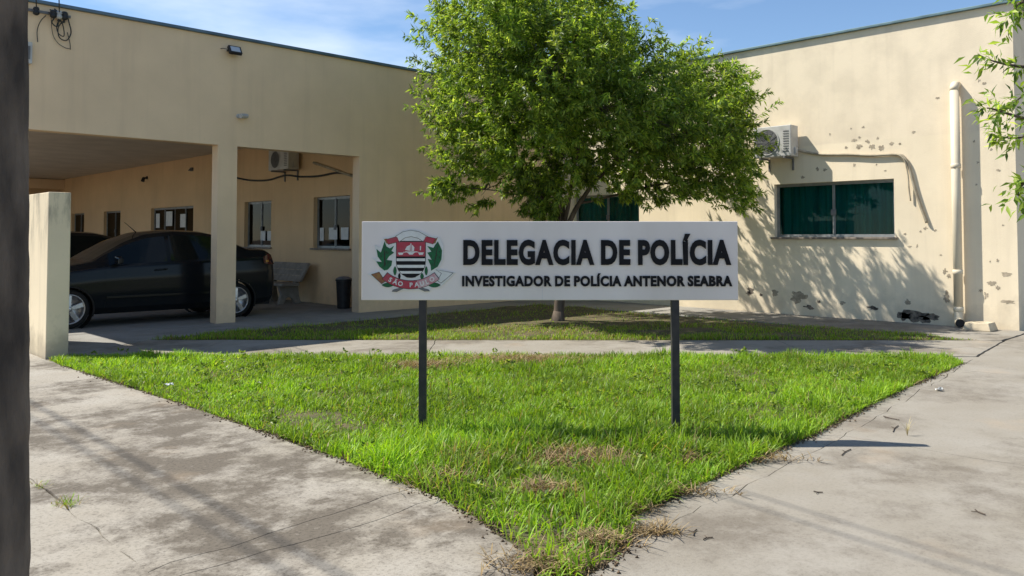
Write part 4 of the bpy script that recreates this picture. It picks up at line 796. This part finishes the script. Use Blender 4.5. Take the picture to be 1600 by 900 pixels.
def make_tree():
    mb = MB(); rg = random.Random(5)
    tr = limb(mb, [(0, 0, -.1), RT * .03 + Vector((0, 0, .4)), RT * .06 + Vector((0, 0, 1.0)), RT * .12 + Vector((0, 0, 1.72))], .105, .08, 12, .03)
    mb.tube([(0, 0, -.12), (0, 0, .0), RT * .015 + Vector((0, 0, .18))], [.16, .13, .098], 12)
    fork = tr[-1]; mains = [limb(mb, [fork, tp(872, 300, .05), tp(850, 220, 0), tp(835, 110, .1), tp(838, 10, .1)], 0.061, 0.020), limb(mb, [fork - Vector((0, 0, .12)), tp(905, 318, -.15), tp(945, 270, -.2), tp(1010, 220, -.1), tp(1090, 165, .2)], 0.054, 0.016),
            limb(mb, [fork - Vector((0, 0, .2)), tp(868, 310, .3), tp(880, 230, .9), tp(920, 150, 1.5)], 0.054, 0.016), limb(mb, [fork - Vector((0, 0, .1)), tp(845, 310, -.2), tp(800, 240, -.4), tp(755, 150, -.3), tp(735, 60, .1)], 0.050, 0.016),
            limb(mb, [fork + Vector((0, 0, .05)), tp(895, 270, -.5), tp(900, 190, -1.0), tp(880, 110, -1.2)], 0.043, 0.012), limb(mb, [tp(905, 318, -.15), tp(980, 300, .1), tp(1060, 285, .2), tp(1140, 300, .2)], 0.025, 0.008), limb(mb, [tp(845, 310, -.2), tp(790, 300, -.2), tp(710, 292, -.3)], 0.022, 0.006), limb(mb, [tp(1010, 220, -.1), tp(1100, 240, .2), tp(1180, 230, .3)], 0.022, 0.006)]
    nodes = [p for m_ in mains for p in m_[3:]]
    tips = []; dirs = []; br = []
    for (u, v, d, ra, rb, rc, n) in BL:
        c = tp(u, v, d); near = min(nodes, key=lambda q: (q - c).length)
        sub = limb(mb, [near, near.lerp(c, .5) + Vector((0, 0, .1)), c], .022, .009, 5, .06, 3); nodes2 = [c]
        for j in range(int(n * 1.5)):
            a = Vector((rg.gauss(0, 1), rg.gauss(0, 1), rg.gauss(0, 1))).normalized() * rg.uniform(.25, .8); e = c + RT * a.x * ra + FW * a.y * rc + Vector((0, 0, a.z * rb)); limb(mb, [c.lerp(near, rg.uniform(0, .5)), c.lerp(e, .5) + Vector((0, 0, .05)), e], .008, .003, 4, .05, 2)
        k = int(n * 22); g = np.random.default_rng(int(u * 7 + v)); q = g.normal(0, 1, (k, 3)); q /= np.linalg.norm(q, axis=1, keepdims=True); rad = g.uniform(.25, 1, k) ** .5
        q2 = q * rad[:, None] * (1 + .18 * g.normal(0, 1, k))[:, None]
        for i in range(k):
            p = c + RT * float(q2[i, 0]) * ra + FW * float(q2[i, 1]) * rc + Vector((0, 0, float(q2[i, 2]) * rb))
            if mnoise.noise(p * 1.5) < -.27: continue
            outw = (p - Vector((.3, .0, 3.2))); outw.normalize()
            dd = outw * .22 + RT * float(q[i, 0]) * .12 + Vector((float(g.normal(0, .10)), float(g.normal(0, .10)), float(g.normal(.05, .13))))
            tips.append(p - dd * .5); dirs.append(dd * float(g.uniform(.8, 1.5))); br.append(.8 + .45 * float(g.random()) + .6 * mnoise.noise(p * 1.6))
    mb.build('trunk', M_bark, tree, smooth=True)
    tips = np.array([tuple(p) for p in tips]); dirs = np.array([tuple(p) for p in dirs]); br = np.array(br)
    tw = MB(); 
    for i in range(0, len(tips), 2): tw.tube([tips[i], tips[i] + dirs[i]], [.0045, .002], 3, False)
    tw.build('twigs', M_bark, tree)
    leaves('crown', tips, dirs, 38, .118, .031, .75, M_leaf, tree, br)
make_tree()
# tree whose lowest branches hang into the picture on the right
B2 = FW * 4.3 + RT * 4.35
tree2 = tag(empty('street_tree', (B2.x, B2.y, 0)), 'near tree whose leafy twigs hang in at right photo edge', 'tree')
def make_tree2():
    def q_(u, v, f): return FW * (f) + RT * ((u - 800) / 1255 * f) + Vector((0, 0, 1.5 + (371 - v) / 1255 * f)) - B2
    mb = MB(); tr = limb(mb, [(0, 0, -.1), (.03, .05, 1.2), (0, .1, 2.4), (-.1, .1, 3.6)], .13, .06, 10, .03)
    l1 = limb(mb, [(0, .08, 1.9), q_(1800, 150, 4.4), q_(1680, 110, 4.4), q_(1600, 105, 4.4), q_(1552, 92, 4.4)], .03, .004, 6, .02)
    l2 = limb(mb, [(0, .08, 1.7), q_(1820, 230, 4.4), q_(1690, 200, 4.3), q_(1610, 185, 4.3), q_(1546, 168, 4.3)], .03, .004, 6, .02)
    l3 = limb(mb, [(0, .09, 2.2), q_(1800, 20, 4.3), q_(1680, -20, 4.2), q_(1600, 0, 4.2), q_(1592, 22, 4.2)], .03, .005, 6, .02)
    l4 = limb(mb, [(0, .06, 1.6), q_(1760, 300, 4.2), q_(1660, 270, 4.1), q_(1605, 285, 4.1), q_(1596, 306, 4.1)], .025, .004, 6, .02)
    l5 = limb(mb, [q_(1690, 200, 4.3), q_(1640, 190, 4.4), q_(1595, 212, 4.45), q_(1566, 212, 4.5)], .012, .003, 5, .02)
    l6 = limb(mb, [q_(1680, 110, 4.4), q_(1630, 130, 4.5), q_(1596, 150, 4.5), q_(1575, 165, 4.5)], .012, .003, 5, .02)
    g = np.random.default_rng(9); T = []; D = []; br = []
    for P, u0 in ((l1, 0), (l2, 0), (l3, 0), (l4, 0), (l5, 0), (l6, 0)):
        m_ = len(P)
        for i in range(m_ // 2, m_):
            for _ in range(3):
                d = (P[min(i + 1, m_ - 1)] - P[max(i - 1, 0)]).normalized() * .08 + Vector(g.normal(0, .05, 3)); T.append(tuple(P[i])); D.append(tuple(d)); br.append(.95 + .4 * g.random())
    for i in range(150):                          # the crown proper, out of the picture to the right
        c = Vector((0, .1, 3.7)) + Vector(g.normal(0, 1, 3)).normalized() * float(g.uniform(.3, 1)) * 1.0
        if c.z < 2.5 or (c + B2).dot(RT) / (c + B2).dot(FW) < .72: continue
        T.append(tuple(c)); D.append(tuple(Vector(g.normal(0, .14, 3)))); br.append(1.1)
        limb(mb, [(0, .1, 3.0), (Vector((0, .1, 3.2)) + c) / 2, c], .012, .004, 4, .02, 2)
    mb.build('trunk', M_bark, tree2, smooth=True)
    leaves('crown', np.array(T), np.array(D), 4, .066, .019, .8, M_leaf, tree2, np.array(br), .3, 8)
make_tree2()

# ---------------------------------------------------------------- small things on the ground
def weed(loc, n, h, label):
    g = np.random.default_rng(int(loc[0] * 100)); k = n; c = np.where((g.random(k) < .45)[:, None], np.array([.34, .26, .12]), GREENS[0]) * g.uniform(.6, 1.1, (k, 1))
    o_ = blades('weed_tuft', loc[0] + g.normal(0, .025, k), loc[1] + g.normal(0, .035, k), np.full(k, -.03), g.uniform(.4, 1, k) * h, g.uniform(.003, .006, k), np.abs(g.normal(.9, .4, k)), c, M_grass)
    o_.pop('kind', None) if 'kind' in o_ else None
    del_ = None; tag(o_, label, 'weed', 'weeds in the concrete joint')
weed((1.40, 5.50), 60, .08, 'small green weed in driveway joint close to the pole'); weed((1.41, 5.02), 110, .10, 'dry weed tuft in driveway joint nearer the camera')
def twig(loc, a, ln, label):
    p = Vector((*loc, .006)); d = Vector((math.cos(a), math.sin(a), 0)); n_ = Vector((-d.y, d.x, 0))
    mb = MB().tube([p, p + d * ln * .5 + n_ * .01, p + d * ln], .0035, 5).tube([p + d * ln * .5, p + d * ln * .7 + n_ * .04], .002, 4); return tag(mb.build('dry_twig', M_bark), label, 'twig', 'bits of twig on the concrete')
def gp(u, v):
    f = 1255 * 1.5 / (v - 371); r_ = (u - 800) / 1255 * f; q = FW * f + RT * r_; return (q.x, q.y)
twig(gp(1080, 832), .4, .09, 'dark twig nearest the lawn corner on right concrete'); twig(gp(1095, 838), -.3, .06, 'short twig beside the lawn corner twig'); twig(gp(1530, 800), .9, .08, 'twig lying near right photo edge'); twig(gp(1280, 766), 2., .05, 'tiny twig in the middle of right concrete')
twig(gp(1400, 655), 1.2, .16, 'long twig beside the tall weed by lawn edge'); twig(gp(1390, 673), .2, .25, 'brown stick along a joint right of the lawn'); twig(gp(1310, 709), .1, .2, 'brown stick just below the sign shadow')
w3 = blades('weed_tuft', *[np.array(q) for q in ([gp(1412, 678)[0]] * 14, [gp(1412, 678)[1]] * 14)], np.full(14, 0.), np.linspace(.05, .16, 14), np.full(14, .004), np.linspace(.1, .7, 14), np.tile(np.array([[.45, .38, .22]]), (14, 1)), M_straw); del w3['kind']; tag(w3, 'tall dry weed standing on concrete right of lawn', 'weed')
def scrap(loc, s, z, label):
    mb = MB(); n = 6; g = np.random.default_rng(int(s * 1000)); 
    for i in range(n):
        for j in range(n): mb.v.append((loc[0] + (i / (n - 1) - .5) * s + g.normal(0, s * .06), loc[1] + (j / (n - 1) - .5) * s * .7 + g.normal(0, s * .06), z + abs(g.normal(0, s * .22))))
    mb.f = [(i * n + j, (i + 1) * n + j, (i + 1) * n + j + 1, i * n + j + 1) for i in range(n - 1) for j in range(n - 1)]
    return tag(mb.build('paper_scrap', M_paper), label, 'paper')
scrap(gp(268, 612), .07, .07, 'crumpled white paper scrap in the grass at left'); scrap(gp(1463, 609), .08, .004, 'small white paper scrap on right concrete')

def crumbs():
    E_ = LAWN[15:] + LAWN[:5] + LAWN[11:16]; X = []; Y = []
    segs = [(LAWN[i], LAWN[(i + 1) % len(LAWN)]) for i in list(range(11, 22)) + [0, 1, 2]]
    for (p, q) in segs:
        d = math.dist(p, q); k = int(d * 420); t = RNG.random(k); nx, ny = -(q[1] - p[1]) / d, (q[0] - p[0]) / d
        o_ = RNG.normal(-.015, .03, k) * (1 + 1.2 * (RNG.random(k) < .1)); X.append(p[0] + (q[0] - p[0]) * t + nx * o_); Y.append(p[1] + (q[1] - p[1]) * t + ny * o_)
    x = np.concatenate(X); y = np.concatenate(Y); kp = RNG.random(len(x)) < vnoise(x, y, 3.5, 41) ** 1.5 * 1.5; x, y = x[kp], y[kp]; n = len(x); r_ = RNG.uniform(.003, .012, n)
    B_ = np.array([[1, 0, -.4], [-.5, .87, -.4], [-.5, -.87, -.4], [0, 0, .75]]); V = B_[None] * r_[:, None, None] * RNG.uniform(.6, 1.4, (n, 4, 3)); a = RNG.random(n) * 6.28
    c, s_ = np.cos(a)[:, None], np.sin(a)[:, None]; V = np.stack([V[..., 0] * c - V[..., 1] * s_, V[..., 0] * s_ + V[..., 1] * c, V[..., 2]], 2); V += np.stack([x, y, r_ * .4 + .001], 1)[:, None]
    F = (np.arange(n) * 4)[:, None, None] + np.array([[0, 1, 3], [1, 2, 3], [2, 0, 3], [0, 2, 1]])[None]
    C = np.repeat((np.array([.13, .09, .055]) * RNG.uniform(.5, 1.5, (n, 1)))[:, None], 4, 1)
    tag(np_mesh('soil_crumbs', V.reshape(-1, 3), [F.reshape(-1, 3)], M_straw, C.reshape(-1, 3)), 'brown soil crumbs spilled along the lawn edge', kind='stuff')
crumbs()

def lawn_weeds():
    x = RNG.uniform(2.6, 11, 1100); y = RNG.uniform(2.5, 11, 1100); k = inside(x, y, LAWN) & (RNG.random(1100) < vnoise(x, y, .8, 51) * .6); x, y = x[k], y[k]; n = len(x)
    T = np.repeat(np.stack([x, y, np.full(n, .05)], 1), 3, 0) + RNG.normal(0, .03, (n * 3, 3)) * np.array([1, 1, .4]); D = np.tile(np.array([[0, 0, .02]]), (n * 3, 1)) + RNG.normal(0, .006, (n * 3, 3))
    tag(leaves('lawn_weeds', T, D, 5, .045, .026, 1.3, M_leaf, None, np.full(n * 3, .85), .0, 77), 'small broad-leaved weeds scattered through the lawn', kind='stuff')
lawn_weeds()
